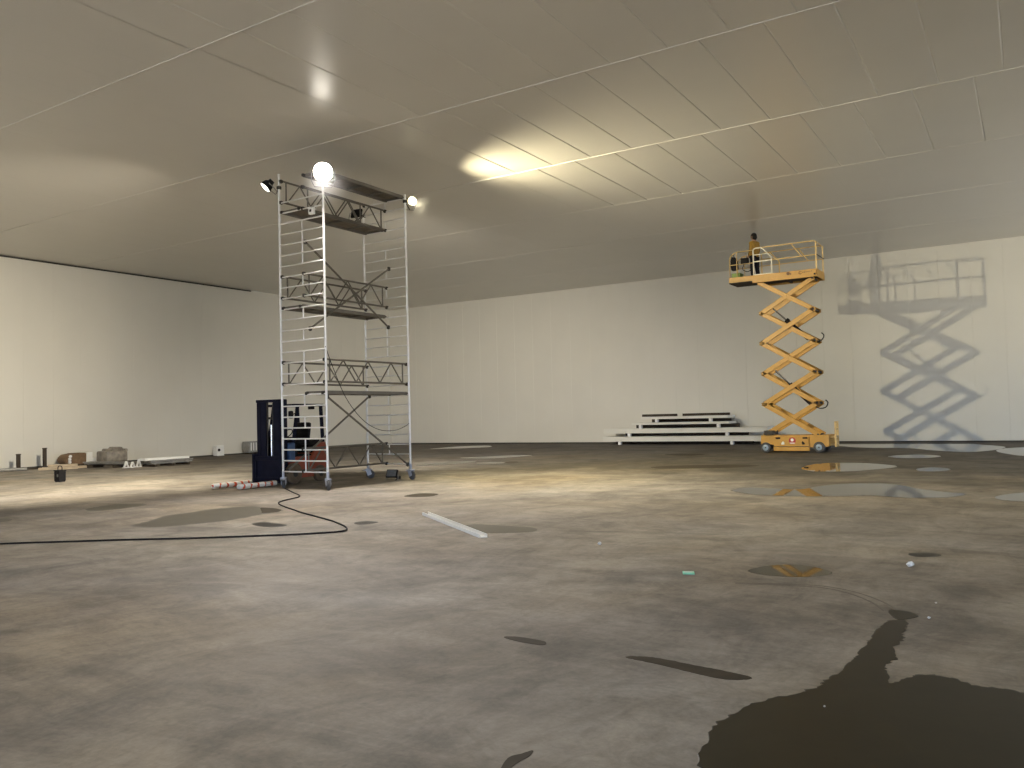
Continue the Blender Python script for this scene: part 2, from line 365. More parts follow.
def brace(a, b):
    a, b = V(a), V(b); d = (b - a).normalized()
    br = MB().tube(a, b, 0.025, 10).build('diagonal_brace', 'tube', sf, True)
    for p in (a, b): MB().box(p, (0.05, 0.09, 0.10), bevel=0.014).tube(p - V((0, 0, 0.06)), p + V((0, 0, 0.05)), 0.024, 8).build('hook', 'clip', br)
brace((-14.62, YN + 0.05, zk(21)), (-14.58, YF - 0.05, zk(14)))
brace((-14.50, YN + 0.05, zk(13)), (-14.52, YF - 0.05, zk(20)))
brace((-15.38, YN + 0.06, zk(0)), (-15.28, YF - 0.08, zk(7)))
brace((-13.99, YN + 0.06, zk(6) + 0.2), (-13.99, YF - 0.06, zk(0)))

def castor(x, y, ang):
    c = MB(); dx, dy = math.cos(ang) * 0.06, math.sin(ang) * 0.06
    rot = Matrix.Rotation(ang, 3, 'Z')
    c.tube((x, y, 0.24), (x, y, 0.42), 0.036, 12).box((x + dx * 0.3, y + dy * 0.3, 0.255), (0.17, 0.13, 0.035), rot, 0.01)
    for s in (-1, 1):
        off = rot @ V((0, 0.052 * s, 0)); c.bar((x + off.x, y + off.y, 0.25), (x + dx + off.x, y + dy + off.y, 0.10), 0.014, 0.12, 0, up=rot @ V((1, 0, 0.3)))
    c.box((x - dx * 1.5, y - dy * 1.5, 0.235), (0.13, 0.09, 0.025), rot, 0.008)
    cs = c.build('castor', 'zinc', sf, True)
    ax = rot @ V((0, 1, 0))
    MB().lathe([(0.03, -0.036), (0.095, -0.036), (0.115, -0.02), (0.115, 0.02), (0.095, 0.036), (0.03, 0.036)], V((x + dx, y + dy, 0.115)), ax, 20).build('wheel', 'rubber', cs, True)
castor(XL, YN, 2.2); castor(XR, YN, -0.6); castor(XL, YF, 0.5); castor(XR, YF, -0.2)
# ------------------------------------------------------------------ flood lights
def flood(name_label, pos, aim, R, lens, mount, cat='work light', box=False, sz=(0.3, 0.22)):
    """floodlight: finned housing, lens, stirrup, clamp; pos is the lens centre"""
    pos, aim, mount = V(pos), V(aim).normalized(), V(mount)
    t = thing('work_light', pos, name_label, cat, None)
    q = V((0, 0, 1)).rotation_difference(aim)
    side = q @ V((1, 0, 0)); upv = q @ V((0, 1, 0))
    if abs(aim.z) < 0.95:
        side = aim.cross(V((0, 0, 1))).normalized(); upv = side.cross(aim)
    rot = Matrix((side, upv, aim)).transposed()
    if box:
        w, h = sz
        MB().box(pos - aim * 0.035, (w, h, 0.06), rot, 0.012).build('housing', 'black', t)
        f = MB()
        for i in range(6): f.box(pos - aim * 0.085 + side * ((i - 2.5) * w / 7), (0.012, h * 0.8, 0.05), rot)
        f.build('heat_sink', 'black', t)
        MB().box(pos + aim * 0.0, (w * 0.86, h * 0.80, 0.012), rot, 0.003).build('lens', lens, t)
        hw = w / 2
    else:
        MB().lathe([(R * 0.55, -0.17), (R * 0.8, -0.13), (R * 0.98, -0.03), (R * 1.05, 0.0), (R * 1.05, 0.02), (R * 0.95, 0.02), (R * 0.93, -0.01)], pos, aim, 28).build('housing', 'black', t, True)
        f = MB()
        for i in range(7): f.box(pos - aim * 0.19 + side * ((i - 3) * R / 6), (0.012, R * 0.9, 0.07), rot)
        f.build('heat_sink', 'black', t)
        MB().lathe([(0.0001, 0.026), (R * 0.5, 0.026), (R * 0.93, 0.012), (R * 0.93, 0.006)][::-1], pos, aim, 28).build('lens', lens, t, True)
        hw = R * 1.05
    back = pos - aim * 0.09
    s = MB().path([back + side * (hw + 0.005), back + side * (hw + 0.02) - upv * hw * 0.9, back + side * hw * 0.8 - upv * (hw + 0.12), back - side * hw * 0.8 - upv * (hw + 0.12), back - side * (hw + 0.02) - upv * hw * 0.9, back - side * (hw + 0.005)], 0.011, 8)
    s.build('bracket', 'grey', t, True)
    foot = back - upv * (hw + 0.12)
    if (mount - foot).length > 0.05:
        MB().tube(foot, mount, 0.014, 8).box(mount, (0.09, 0.09, 0.08), bevel=0.012).build('clamp', 'clip', t)
    return t
def spot(parent, pos, aim, watts, deg, blend, col, rad):
    l = bpy.data.lights.new('flood_beam', 'SPOT'); l.energy = watts; l.spot_size = math.radians(deg); l.spot_blend = blend; l.color = col; l.shadow_soft_size = rad
    o = bpy.data.objects.new('flood_beam', l); COL.objects.link(o); o.parent = parent
    a = V(aim).normalized(); o.location = a * 0.05
    o.rotation_mode = 'QUATERNION'; o.rotation_quaternion = V((0, 0, -1)).rotation_difference(a)
A_POS, A_AIM = (-13.76, 13.74, 7.45), (0.62, -0.62, -0.46)
fa = flood('big round white flood light glaring at the camera from the scaffold corner', A_POS, A_AIM, 0.24, 'lamp', (XR, YN, 7.30))
spot(fa, A_POS, (0.50, -0.38, -0.95), 4900, 112, 0.8, (1.0, 0.93, 0.87), 0.15)
B_POS, B_AIM = (-14.00, 17.30, 7.55), (0.90, 0.25, -0.30)
fb = flood('smaller yellowish flood light glowing at the far right corner of the scaffold', B_POS, (0.75, -0.45, -0.30), 0.13, 'lampy', (XR, YF, 7.45))
spot(fb, B_POS, (0.72, 0.47, -0.54), 12500, 140, 1.0, (1.0, 0.89, 0.60), 0.07)
L_POS, L_AIM = (-15.80, 13.80, 7.453), (-0.36, -0.57, -0.70)
fl = flood('flood light tilted sideways off the left scaffold post, lighting the left wall', L_POS, L_AIM, 0.15, 'lampw', (XL, YN, 7.40))
spot(fl, L_POS, (-0.80, -0.14, -0.56), 14000, 106, 1.0, (1.0, 0.91, 0.74), 0.12)
D_POS, D_AIM = (-15.78, 17.06, 7.41), (-0.15, 0.92, -0.30)
fd = flood('flood light with dark back on the far left scaffold post, facing the back wall', D_POS, D_AIM, 0.15, 'lampw', (XL, YF, 7.28), box=True, sz=(0.34, 0.24))
spot(fd, D_POS, (-0.44, 0.84, -0.54), 9500, 96, 1.0, (1.0, 0.93, 0.80), 0.12)
flood('black flood light lying on the floor beside the far right scaffold castor', (-14.30, 16.58, 0.19), (0.15, -0.80, 0.35), 0.15, 'dimglass', (-14.2, 16.75, 0.07), box=True, sz=(0.32, 0.22))
jb = thing('junction_box', (-14.27, 13.88, 6.60), 'small white junction box hanging on the scaffold rungs below the big lamp', 'junction box')
MB().box((-14.27, 13.86, 6.63), (0.15, 0.09, 0.17), bevel=0.015).build('housing', 'white', jb)
MB().box((-14.27, 13.81, 6.63), (0.06, 0.02, 0.06), bevel=0.008).build('socket', 'clip', jb)
MB().tube((-14.27, 13.89, 6.70), (-14.27, 13.92, 6.76), 0.012, 8).build('hook', 'clip', jb)

def smooth_path(pts, n=6):
    pts = [V(p) for p in pts]; out = []
    for i in range(len(pts) - 1):
        p0, p1, p2, p3 = pts[max(i - 1, 0)], pts[i], pts[i + 1], pts[min(i + 2, len(pts) - 1)]
        for k in range(n):
            t = k / n
            out.append(0.5 * ((2 * p1) + (p2 - p0) * t + (2 * p0 - 5 * p1 + 4 * p2 - p3) * t * t + (3 * p1 - p0 - 3 * p2 + p3) * t ** 3))
    out.append(pts[-1]); return out
cab = [(-15.27, 13.8), (-14.23, 13.1), (-13.23, 12.29), (-12.16, 11.09), (-11.2, 10.42), (-10.34, 10.0), (-9.55, 9.62), (-8.83, 9.17), (-8.56, 8.83), (-8.74, 8.54), (-9.15, 8.16), (-10.04, 7.49), (-11.0, 6.89), (-11.68, 6.41), (-12.35, 5.93), (-13.6, 4.7)]
cab[2] = (-13.30, 12.42); cab[3] = (-12.75, 11.35)
tag(MB().path(smooth_path([(x, y, 0.016) for x, y in cab]), 0.013, 8).build('power_cable', 'black', None, True), 'long black power cable snaking across the floor from the scaffold', 'cable')
hc = smooth_path([(XR + 0.02, YN - 0.03, 3.38), (-13.96, 14.15, 2.9), (-13.97, 14.6, 2.15), (-14.0, 15.2, 1.62), (-14.1, 15.9, 1.36), (-14.06, 16.45, 1.32), (-13.98, 16.8, 1.42), (-13.95, YF - 0.02, 1.50)])
tag(MB().path(hc, 0.008, 8).build('hanging_cable', 'black', None, True), 'thin dark cable sagging between the right hand posts of the scaffold', 'cable')

# ------------------------------------------------------------------ scissor lift
Y0, Y1 = 30.80, 31.98     # near and far side
sl = thing('scissor_lift', (-7.45, 31.4, 0), 'yellow scissor lift raised high with a caged platform, before the back wall', 'scissor lift')
k_ = 30.8 / 31.3
X = lambda x: x * k_      # side-view x measured on the near face
xa, xb = X(-8.68), X(-6.22)
b = MB()
b.prism([(xa, 0.30), (xa + 0.02, 0.64), (xb, 0.64), (xb, 0.24), (xb - 0.14, 0.20), (X(-6.92), 0.20), (X(-6.92), 0.42), (X(-8.16), 0.42), (X(-8.16), 0.30)], lambda u, v, t: (u, t, v), Y0 + 0.05, Y1 - 0.05)
ch = b.build('chassis', 'yellow', sl)
MB().box((X(-7.54), Y0 + 0.02, 0.41), (1.26, 0.06, 0.34), bevel=0.01).build('access_panel', 'yellow', ch)
MB().box((X(-7.54), Y0 + 0.03, 0.14), (1.28, 0.10, 0.15), bevel=0.012).box((X(-7.54), Y0 + 0.0, 0.21), (1.28, 0.05, 0.025)).build('skirt', 'yellow', ch)
for x in (X(-8.02), X(-7.04)): MB().box((x, Y0 - 0.012, 0.54), (0.17, 0.015, 0.055), bevel=0.004).build('vent_slot', 'black', ch)
# warning emblem, white marks and drop symbol on the side panel
MB().lathe([(0.001, 0.0), (0.125, 0.0), (0.125, 0.006), (0.001, 0.006)], (X(-7.50), Y0 - 0.011, 0.44), (0, -1, 0), 24).build('emblem', 'red', ch)
MB().lathe([(0.001, 0.0), (0.055, 0.0), (0.055, 0.004), (0.001, 0.004)], (X(-7.50), Y0 - 0.018, 0.47), (0, -1, 0), 16).prism([(X(-7.60), 0.37), (X(-7.40), 0.37), (X(-7.43), 0.335), (X(-7.57), 0.335)], lambda u, v, t: (u, t, v), Y0 - 0.019, Y0 - 0.023).build('emblem_figure', 'white', ch)
MB().prism([(X(-7.90), 0.30), (X(-7.79), 0.30), (X(-7.79), 0.38), (X(-7.84), 0.42), (X(-7.90), 0.36)], lambda u, v, t: (u, t, v), Y0 - 0.011, Y0 - 0.015).build('sticker', 'white', ch)
MB().prism([(X(-7.14), 0.30), (X(-7.06), 0.30), (X(-7.05), 0.35), (X(-7.13), 0.43), (X(-7.17), 0.36)], lambda u, v, t: (u, t, v), Y0 - 0.011, Y0 - 0.015).build('drop_symbol', 'black', ch)
for x, rr in ((X(-8.49), 0.19), (X(-6.56), 0.20)):
    for y, sg in ((Y0 + 0.06, -1), (Y1 - 0.06, 1)):
        w = MB().lathe([(0.09, -0.075), (rr - 0.03, -0.075), (rr, -0.05), (rr, 0.05), (rr - 0.03, 0.075), (0.09, 0.075)], (x, y, rr), (0, 1, 0), 26).build('wheel', 'rubber', sl, True)
        MB().lathe([(0.03, -0.06), (0.03, 0.09), (0.10, 0.082), (0.12, 0.07), (0.12, -0.06)][::-1], (x, y, rr), (0, sg, 0), 20).build('hub', 'hub', w, True)
# folding ladder / outrigger plate at the right end
m = MB()
m.box((X(-6.03), Y0 + 0.35, 0.66), (0.07, 0.08, 0.92), bevel=0.012).box((X(-6.03), Y0 + 0.72, 0.66), (0.07, 0.08, 0.92), bevel=0.012)
for z in (0.32, 0.58, 0.84, 1.08): m.box((X(-6.03), Y0 + 0.535, z), (0.05, 0.34, 0.05), bevel=0.008)
m.box((X(-6.12), Y0 + 0.535, 0.28), (0.22, 0.40, 0.06), bevel=0.01).box((X(-6.12), Y0 + 0.535, 0.55), (0.22, 0.30, 0.06), bevel=0.01)
m.build('ladder', 'yelrail', sl)
# scissor stack
nx = 5; zb, zt = 0.66, 6.36
xl, xr = X(-8.53), X(-6.60)
dz = (zt - zb) / nx
for i in range(nx):
    z0, z1 = zb + i * dz, zb + (i + 1) * dz
    xo = 0.05 * (i % 2)
    for (yn, yo) in ((Y0 + 0.14, 0.075), (Y1 - 0.14, -0.075)):
        for (p, q, ty) in (((xl, z0), (xr, z1), yn if i % 2 else yn + yo), ((xr, z0), (xl, z1), yn + yo if i % 2 else yn)):
            a = V((p[0], ty, p[1])); c = V((q[0], ty, q[1])); d = (c - a).normalized() * 0.06
            MB().bar(a - d, c + d, 0.06, 0.17, 0.008).tube(a - V((0, 0.036, 0)), a + V((0, 0.036, 0)), 0.05, 12).tube(c - V((0, 0.036, 0)), c + V((0, 0.036, 0)), 0.05, 12).build('scissor_arm', 'yellow', sl)
for i in range(nx + 1):
    z = zb + i * dz
    for x in (xl, xr): MB().tube((x, Y0 + 0.10, z), (x, Y1 - 0.10, z), 0.035, 10).build('hinge_tube', 'clip' if x == xr else 'yellow', sl, True)  # right-end tubes coloured dark for the shade inside the stack
for i in range(nx):
    MB().tube(((xl + xr) / 2, Y0 + 0.09, zb + (i + .5) * dz), ((xl + xr) / 2, Y1 - 0.09, zb + (i + .5) * dz), 0.032, 10).build('centre_pin', 'yellow', sl, True)
ym = Y0 + 0.32
for (p, q) in (((X(-8.15), 5.42), (X(-6.85), 4.16)), ((X(-8.10), 3.05), (X(-6.80), 1.72))):
    a, c = V((p[0], ym, p[1])), V((q[0], ym, q[1])); mdl = a.lerp(c, 0.42)
    cy = MB().tube(mdl, c, 0.075, 14).tube(mdl - (c - a) * 0.02, mdl + (c - a) * 0.03, 0.09, 14).build('hydraulic_cylinder', 'black', sl, True)
    MB().tube(a, mdl, 0.028, 12).build('piston_rod', 'chrome', cy, True)
    for yy in (-0.12, 0.12): MB().tube(a + V((0, yy, 0)), c + V((0, yy, 0)), 0.012, 8).build('hose', 'black', cy, True)
    hz = c + V((0.05, -0.05, -0.02))
    MB().path(smooth_path([hz, hz + V((0.22, 0, -0.10)), hz + V((0.42, 0, -0.06)), hz + V((0.50, 0, 0.10)), hz + V((0.42, 0, 0.20))]), 0.02, 8).build('hose', 'black', cy, True)
MB().box((X(-8.35), ym, 0.74), (0.35, 0.7, 0.16), bevel=0.02).build('support_block', 'clip', sl)
# platform
dl, dr, z0, z1 = X(-8.76), X(-6.37), 6.37, 6.66
pb = MB()
pb.box(((dl + dr) / 2, (Y0 + Y1) / 2, z0 + 0.10), (dr - dl - 0.04, Y1 - Y0 - 0.06, 0.05))
for x in (dl + 0.3, (dl + dr) / 2, dr - 0.3): pb.box((x, (Y0 + Y1) / 2, z0 + 0.05), (0.08, Y1 - Y0 - 0.1, 0.07))
pl = pb.build('platform', 'dkwood', sl)
for y in (Y0, Y1): MB().box(((dl + dr) / 2, y, (z0 + z1) / 2), (dr - dl, 0.035, z1 - z0), bevel=0.006).box(((dl + dr) / 2, y, z0 + 0.015), (dr - dl, 0.06, 0.03), bevel=0.006).build('side_board', 'yellow', pl)
MB().box((dr - 0.02, (Y0 + Y1) / 2, (z0 + z1) / 2), (0.035, Y1 - Y0, z1 - z0), bevel=0.006).build('end_board', 'yellow', pl)
# faded lettering strip: short painted strokes on the side board
lt = MB(); x = X(-7.03)
lt.path([(x + 0.10, Y0 - 0.021, 6.600), (x + 0.05, Y0 - 0.021, 6.615), (x, Y0 - 0.021, 6.585), (x, Y0 - 0.021, 6.54), (x + 0.05, Y0 - 0.021, 6.515), (x + 0.10, Y0 - 0.021, 6.53)], 0.012, 6)
for i, w in enumerate((0.035, 0.05, 0.03, 0.045, 0.035, 0.03)):
    xx = x + 0.14 + i * 0.062; lt.box((xx, Y0 - 0.021, 6.565 + 0.004 * i), (w, 0.006, 0.035), bevel=0.002)
lt.build('lettering', 'print', pl)
lt = MB(); x = X(-7.42)
lt.lathe([(0.001, 0), (0.06, 0), (0.06, 0.005), (0.001, 0.005)], (x, Y0 - 0.019, 6.58), (0, -1, 0), 16).box((x + 0.09, Y0 - 0.021, 6.56), (0.05, 0.006, 0.06)).build('badge', 'print', pl)
MB().tube((dr - 0.10, Y0 - 0.03, z0 + 0.10), (dr - 0.10, Y0 + 0.02, z0 + 0.10), 0.035, 12).build('bolt', 'black', pl)
# extension deck
el = X(-9.68)
ed = MB().box(((el + dl) / 2 + 0.05, (Y0 + Y1) / 2, 6.465), (dl - el + 0.1, Y1 - Y0 - 0.12, 0.05)).build('extension_deck', 'dkwood', sl)
MB().box(((el + dl) / 2 + 0.03, Y0 + 0.05, 6.57), (dl - el + 0.06, 0.035, 0.20), bevel=0.006).build('side_board', 'yellow', ed)
MB().box(((el + dl) / 2 + 0.03, Y1 - 0.05, 6.57), (dl - el + 0.06, 0.035, 0.20), bevel=0.006).build('side_board', 'yellow', ed)
MB().box((el + 0.02, (Y0 + Y1) / 2, 6.57), (0.035, Y1 - Y0 - 0.1, 0.20), bevel=0.006).build('end_board', 'yellow', ed)
# rails
TR, MR = 7.68, 7.17
def rail(name, pts, m, r=0.022): return MB().path(smooth_path(pts, 3) if False else pts, r, 8).build(name, m, sl, True)
def gate(y, m):
    g = rail('gate_frame', [(X(-8.70), y, z1), (X(-8.70), y, 7.58), (X(-8.68), y, 7.65), (X(-8.60), y, TR), (X(-8.42), y, TR), (X(-8.34), y, 7.64), (X(-8.04), y, 7.30), (X(-8.02), y, 7.22), (X(-8.02), y, z1)], m, 0.026)
    MB().tube((X(-8.70), y, MR), (X(-8.02), y, MR), 0.022, 8).build('cross_bar', m, g, True)
    MB().tube((X(-8.70), y, 7.43), (X(-8.2), y, 7.43), 0.02, 8).build('cross_bar', m, g, True)
    MB().box((X(-8.36), y, z1 + 0.02), (0.66, 0.04, 0.035), bevel=0.008).build('sill_bar', m, g)
gate(Y0 + 0.02, 'cream'); gate(Y1 - 0.02, 'yelrail')
for y in (Y0 + 0.02, Y1 - 0.02):
    g = rail('top_rail', [(X(-8.42), y, TR), (X(-6.52), y, TR), (X(-6.42), y, 7.66), (X(-6.38), y, 7.60)], 'yelrail')
    rail('mid_rail', [(X(-8.02), y, MR), (X(-6.40), y, MR)], 'yelrail', 0.022)
    MB().bar((X(-6.40), y, z0), (X(-6.40), y, 7.62), 0.05, 0.075, 0.01, up=(0, 1, 0)).build('corner_post', 'yelrail', sl)
    MB().tube((X(-7.28), y, TR), (X(-6.93), y, MR), 0.022, 8).build('strut', 'yelrail', sl, True)
rail('end_rail', [(dr, Y0, TR - 0.06), (dr, Y1, TR - 0.06)], 'yelrail', 0.02)
rail('end_rail', [(dr, Y0, MR), (dr, Y1, MR)], 'clip', 0.018)
for y in (Y0 + 0.08, Y1 - 0.08):
    rail('extension_rail', [(X(-8.74), y, TR - 0.05), (X(-9.35), y, TR - 0.05), (X(-9.46), y, TR - 0.08), (X(-9.62), y, 7.45), (X(-9.64), y, 7.36), (X(-9.64), y, 6.60)], 'yelrail', 0.02)
    rail('extension_rail', [(X(-8.74), y, MR - 0.02), (X(-9.64), y, MR - 0.02)], 'yelrail', 0.018)
    rail('extension_post', [(X(-9.36), y, 6.60), (X(-9.36), y, TR - 0.05)], 'yelrail', 0.018)
rail('extension_end_rail', [(X(-9.62), Y0 + 0.08, 7.45), (X(-9.62), Y1 - 0.08, 7.45)], 'yelrail', 0.02)
rail('extension_end_rail', [(X(-9.64), Y0 + 0.08, MR - 0.02), (X(-9.64), Y1 - 0.08, MR - 0.02)], 'yelrail', 0.018)
cbx = MB().box((X(-9.06), Y0 + 0.14, 7.26), (0.30, 0.16, 0.24), bevel=0.03).build('control_box', 'black', sl)
MB().tube((X(-9.0), Y0 + 0.14, 7.38), (X(-9.0), Y0 + 0.14, 7.50), 0.018, 8).box((X(-9.0), Y0 + 0.14, 7.52), (0.05, 0.05, 0.06), bevel=0.015).build('joystick', 'grey', cbx)
MB().path(smooth_path([(X(-9.10), Y0 + 0.14, 7.15), (X(-9.15), Y0 + 0.14, 6.95), (X(-8.95), Y0 + 0.14, 6.85), (X(-8.80), Y0 + 0.14, 6.95)]), 0.014, 8).build('cable', 'black', cbx, True)
# bag hanging on the extension rail, crate on its deck
t = thing('bag', (X(-9.56), Y0 + 0.2, 7.0), 'black work bag hanging inside the left end of the lift platform', 'bag')
bm_ = MB().prism([(-0.13, 0.0), (-0.10, -0.03), (0.09, -0.02), (0.13, 0.04), (0.11, 0.30), (0.04, 0.47), (-0.10, 0.50), (-0.14, 0.38), (-0.15, 0.2)], lambda u, v, tt: (X(-9.48) + u, tt, 6.98 + v), Y0 + 0.14, Y0 + 0.30)
bmesh.ops.bevel(bm_.bm, geom=bm_.bm.edges[:], offset=0.02, segments=2, affect='EDGES'); bm_.build('pouch', 'black', t, True)
MB().path(smooth_path([(X(-9.56), Y0 + 0.2, 7.44), (X(-9.60), Y0 + 0.15, 7.52), (X(-9.56), Y0 + 0.10, 7.56), (X(-9.50), Y0 + 0.16, 7.52), (X(-9.48), Y0 + 0.2, 7.44)]), 0.012, 8).build('strap', 'black', t, True)
t = thing('crate', (X(-9.47), Y0 + 0.40, 6.49), 'small green crate standing on the extension deck of the lift', 'crate')
MB().box((X(-9.44), Y0 + 0.38, 6.50), (0.32, 0.42, 0.02)).build('base', 'dkgreen', t)
c_ = MB()
for y in (-1, 1): c_.box((X(-9.44), Y0 + 0.38 + 0.2 * y, 6.665), (0.32, 0.015, 0.33))
for x in (-1, 1): c_.box((X(-9.44) + 0.155 * x, Y0 + 0.38, 6.665), (0.015, 0.40, 0.33))
c_.build('side_wall', 'dkgreen', t); MB().box((X(-9.44), Y0 + 0.38, 6.83), (0.35, 0.45, 0.025), bevel=0.006).build('rim', 'dkgreen', t)

# ------------------------------------------------------------------ person on the lift
PX, PY, PZ = X(-8.78), 31.30, 6.492
pr = thing('person', (PX, PY, PZ), 'person in mustard jacket and black trousers standing on the raised lift platform', 'person')
pr_s = 1.85 / 1.77
def skin_mesh(name, nodes, edges, m, parent, sub=2, off=(0, 0, 0)):
    me = bpy.data.meshes.new(name); me.from_pydata([V(n[:3]) * pr_s for n in nodes], edges, [])
    o = bpy.data.objects.new(name, me); COL.objects.link(o)
    sk = o.modifiers.new('Skin', 'SKIN'); sk.use_smooth_shade = True
    for i, n in enumerate(nodes):
        r = n[3]; r = r if isinstance(r, tuple) else (r, r); me.skin_vertices[0].data[i].radius = (r[0] * pr_s, r[1] * pr_s)
    me.skin_vertices[0].data[0].use_root = True
    ss = o.modifiers.new('Sub', 'SUBSURF'); ss.levels = sub; ss.render_levels = sub
    dg = bpy.context.evaluated_depsgraph_get(); ev = o.evaluated_get(dg)
    nm = bpy.data.meshes.new_from_object(ev); bpy.data.objects.remove(o)
    for p in nm.polygons: p.use_smooth = True
    nm.materials.clear(); nm.materials.append(M[m])
    o = bpy.data.objects.new(name, nm); COL.objects.link(o)
    if parent is not None: o.parent = parent
    return o
# faces +y (away from the camera), arms bent forward to the work in front
n = [(0, 0, 0.96, (0.12, 0.085)), (0, 0.0, 1.12, (0.115, 0.08)), (0, -0.01, 1.30, (0.13, 0.09)), (0, -0.01, 1.43, (0.115, 0.08)), (0, 0.0, 1.51, (0.062, 0.062)), (0, 0.015, 1.57, (0.06, 0.062)), (0, 0.03, 1.65, (0.085, 0.10)), (0, 0.02, 1.72, (0.062, 0.075)),
     (-0.10, 0, 0.88, 0.09), (-0.12, 0.03, 0.50, 0.062), (-0.13, -0.02, 0.10, 0.042), (-0.14, 0.09, 0.045, (0.045, 0.035)),
     (0.10, 0, 0.88, 0.09), (0.13, 0.02, 0.50, 0.062), (0.15, -0.03, 0.10, 0.042), (0.17, 0.08, 0.045, (0.045, 0.035)),
     (-0.17, -0.01, 1.42, 0.05), (-0.205, -0.02, 1.15, 0.04), (-0.19, 0.12, 0.94, 0.032), (-0.17, 0.19, 0.90, (0.036, 0.02)),
     (0.17, -0.01, 1.42, 0.05), (0.205, -0.02, 1.15, 0.04), (0.19, 0.12, 0.94, 0.032), (0.17, 0.19, 0.90, (0.036, 0.02))]
e = [(0, 1), (1, 2), (2, 3), (3, 4), (4, 5), (5, 6), (6, 7), (0, 8), (8, 9), (9, 10), (10, 11), (0, 12), (12, 13), (13, 14), (14, 15), (3, 16), (16, 17), (17, 18), (18, 19), (3, 20), (20, 21), (21, 22), (22, 23)]
# five fingers on each hand, rooted in the palm
for s, hi in ((-1, 19), (1, 23)):
    h = n[hi]
    for f, (dx, L) in enumerate(((-0.027, 0.062), (-0.009, 0.072), (0.009, 0.068), (0.026, 0.052))):
        i0 = len(n)
        n.append((h[0] + dx, h[1] + 0.04, h[2] + 0.002, 0.010)); n.append((h[0] + dx * 1.15, h[1] + 0.04 + L * 0.6, h[2] - 0.012, 0.009)); n.append((h[0] + dx * 1.15, h[1] + 0.04 + L * 0.85, h[2] - 0.04, 0.007))
        e += [(hi, i0), (i0, i0 + 1), (i0 + 1, i0 + 2)]
    i0 = len(n); n.append((h[0] - s * 0.042, h[1] + 0.005, h[2] + 0.01, 0.011)); n.append((h[0] - s * 0.055, h[1] + 0.045, h[2] - 0.005, 0.009)); e += [(hi, i0), (i0, i0 + 1)]
skin_mesh('body', n, e, 'skin', pr)
f_ = MB().box((0, 0.125, 1.645), (0.028, 0.045, 0.05), bevel=0.012)
for o_ in (f_.bm.verts): o_.co *= pr_s
def on_person(mb, name, m, smooth=True, scale=True):
    if scale: mb.bm.transform(Matrix.Scale(pr_s, 4))
    mb.bm.transform(Matrix.Translation((PX, PY, PZ))); return mb.build(name, m, pr, smooth)
on_person(f_, 'nose', 'skin', True, False)
for s in (-1, 1):
    on_person(MB().lathe([(0.001, -0.012), (0.009, -0.008), (0.012, 0), (0.009, 0.008), (0.001, 0.012)], (0.034 * s, 0.118, 1.668), (0, 1, 0), 10), 'eye', 'black')
    on_person(MB().box((0.088 * s, 0.02, 1.645), (0.022, 0.045, 0.06), bevel=0.01), 'ear', 'skin')
on_person(MB().box((0, 0.122, 1.595), (0.045, 0.012, 0.012), bevel=0.004), 'mouth', 'red')
skin_mesh('jacket', [(0, 0, 0.80, (0.185, 0.150)), (0, 0, 1.05, (0.178, 0.140)), (0, -0.01, 1.30, (0.182, 0.138)), (0, -0.01, 1.43, (0.145, 0.115)), (0, 0.0, 1.515, (0.078, 0.078)),
                    (-0.172, -0.01, 1.415, 0.074), (-0.212, -0.02, 1.15, 0.062), (-0.19, 0.10, 0.955, 0.046), (0.172, -0.01, 1.415, 0.074), (0.212, -0.02, 1.15, 0.062), (0.19, 0.10, 0.955, 0.046)],
          [(0, 1), (1, 2), (2, 3), (3, 4), (3, 5), (5, 6), (6, 7), (3, 8), (8, 9), (9, 10)], 'jacket', pr)
skin_mesh('trousers', [(0, 0, 1.00, (0.165, 0.122)), (-0.10, 0, 0.86, 0.108), (-0.12, 0.03, 0.50, 0.082), (-0.13, -0.02, 0.09, 0.066), (0.10, 0, 0.86, 0.108), (0.13, 0.02, 0.50, 0.082), (0.15, -0.03, 0.09, 0.066)],
          [(0, 1), (1, 2), (2, 3), (0, 4), (4, 5), (5, 6)], 'trouser', pr)
def ellipsoid(c, r):
    t = bmesh.new(); bmesh.ops.create_uvsphere(t, u_segments=20, v_segments=14, radius=1.0)
    for v in t.verts: v.co = V((c[0] + v.co.x * r[0], c[1] + v.co.y * r[1], c[2] + v.co.z * r[2]))
    mb = MB(); mb._merge(t); return mb
hb = ellipsoid((0, 0.005, 1.685), (0.098, 0.118, 0.115)); t2 = ellipsoid((0, -0.035, 1.63), (0.090, 0.085, 0.11))
me_ = bpy.data.meshes.new('t'); t2.bm.to_mesh(me_); hb.bm.from_mesh(me_)
on_person(hb, 'hair', 'hair', 'all')
for s, x, y in ((-1, -0.135, 0.0), (1, 0.158, -0.01)):
    bt = MB().box((x, y + 0.05, 0.05), (0.105, 0.29, 0.10), bevel=0.035).box((x, y - 0.03, 0.12), (0.105, 0.12, 0.12), bevel=0.03)
    on_person(bt, 'boot', 'black')

pr.rotation_euler = (0, 0, math.radians(64))

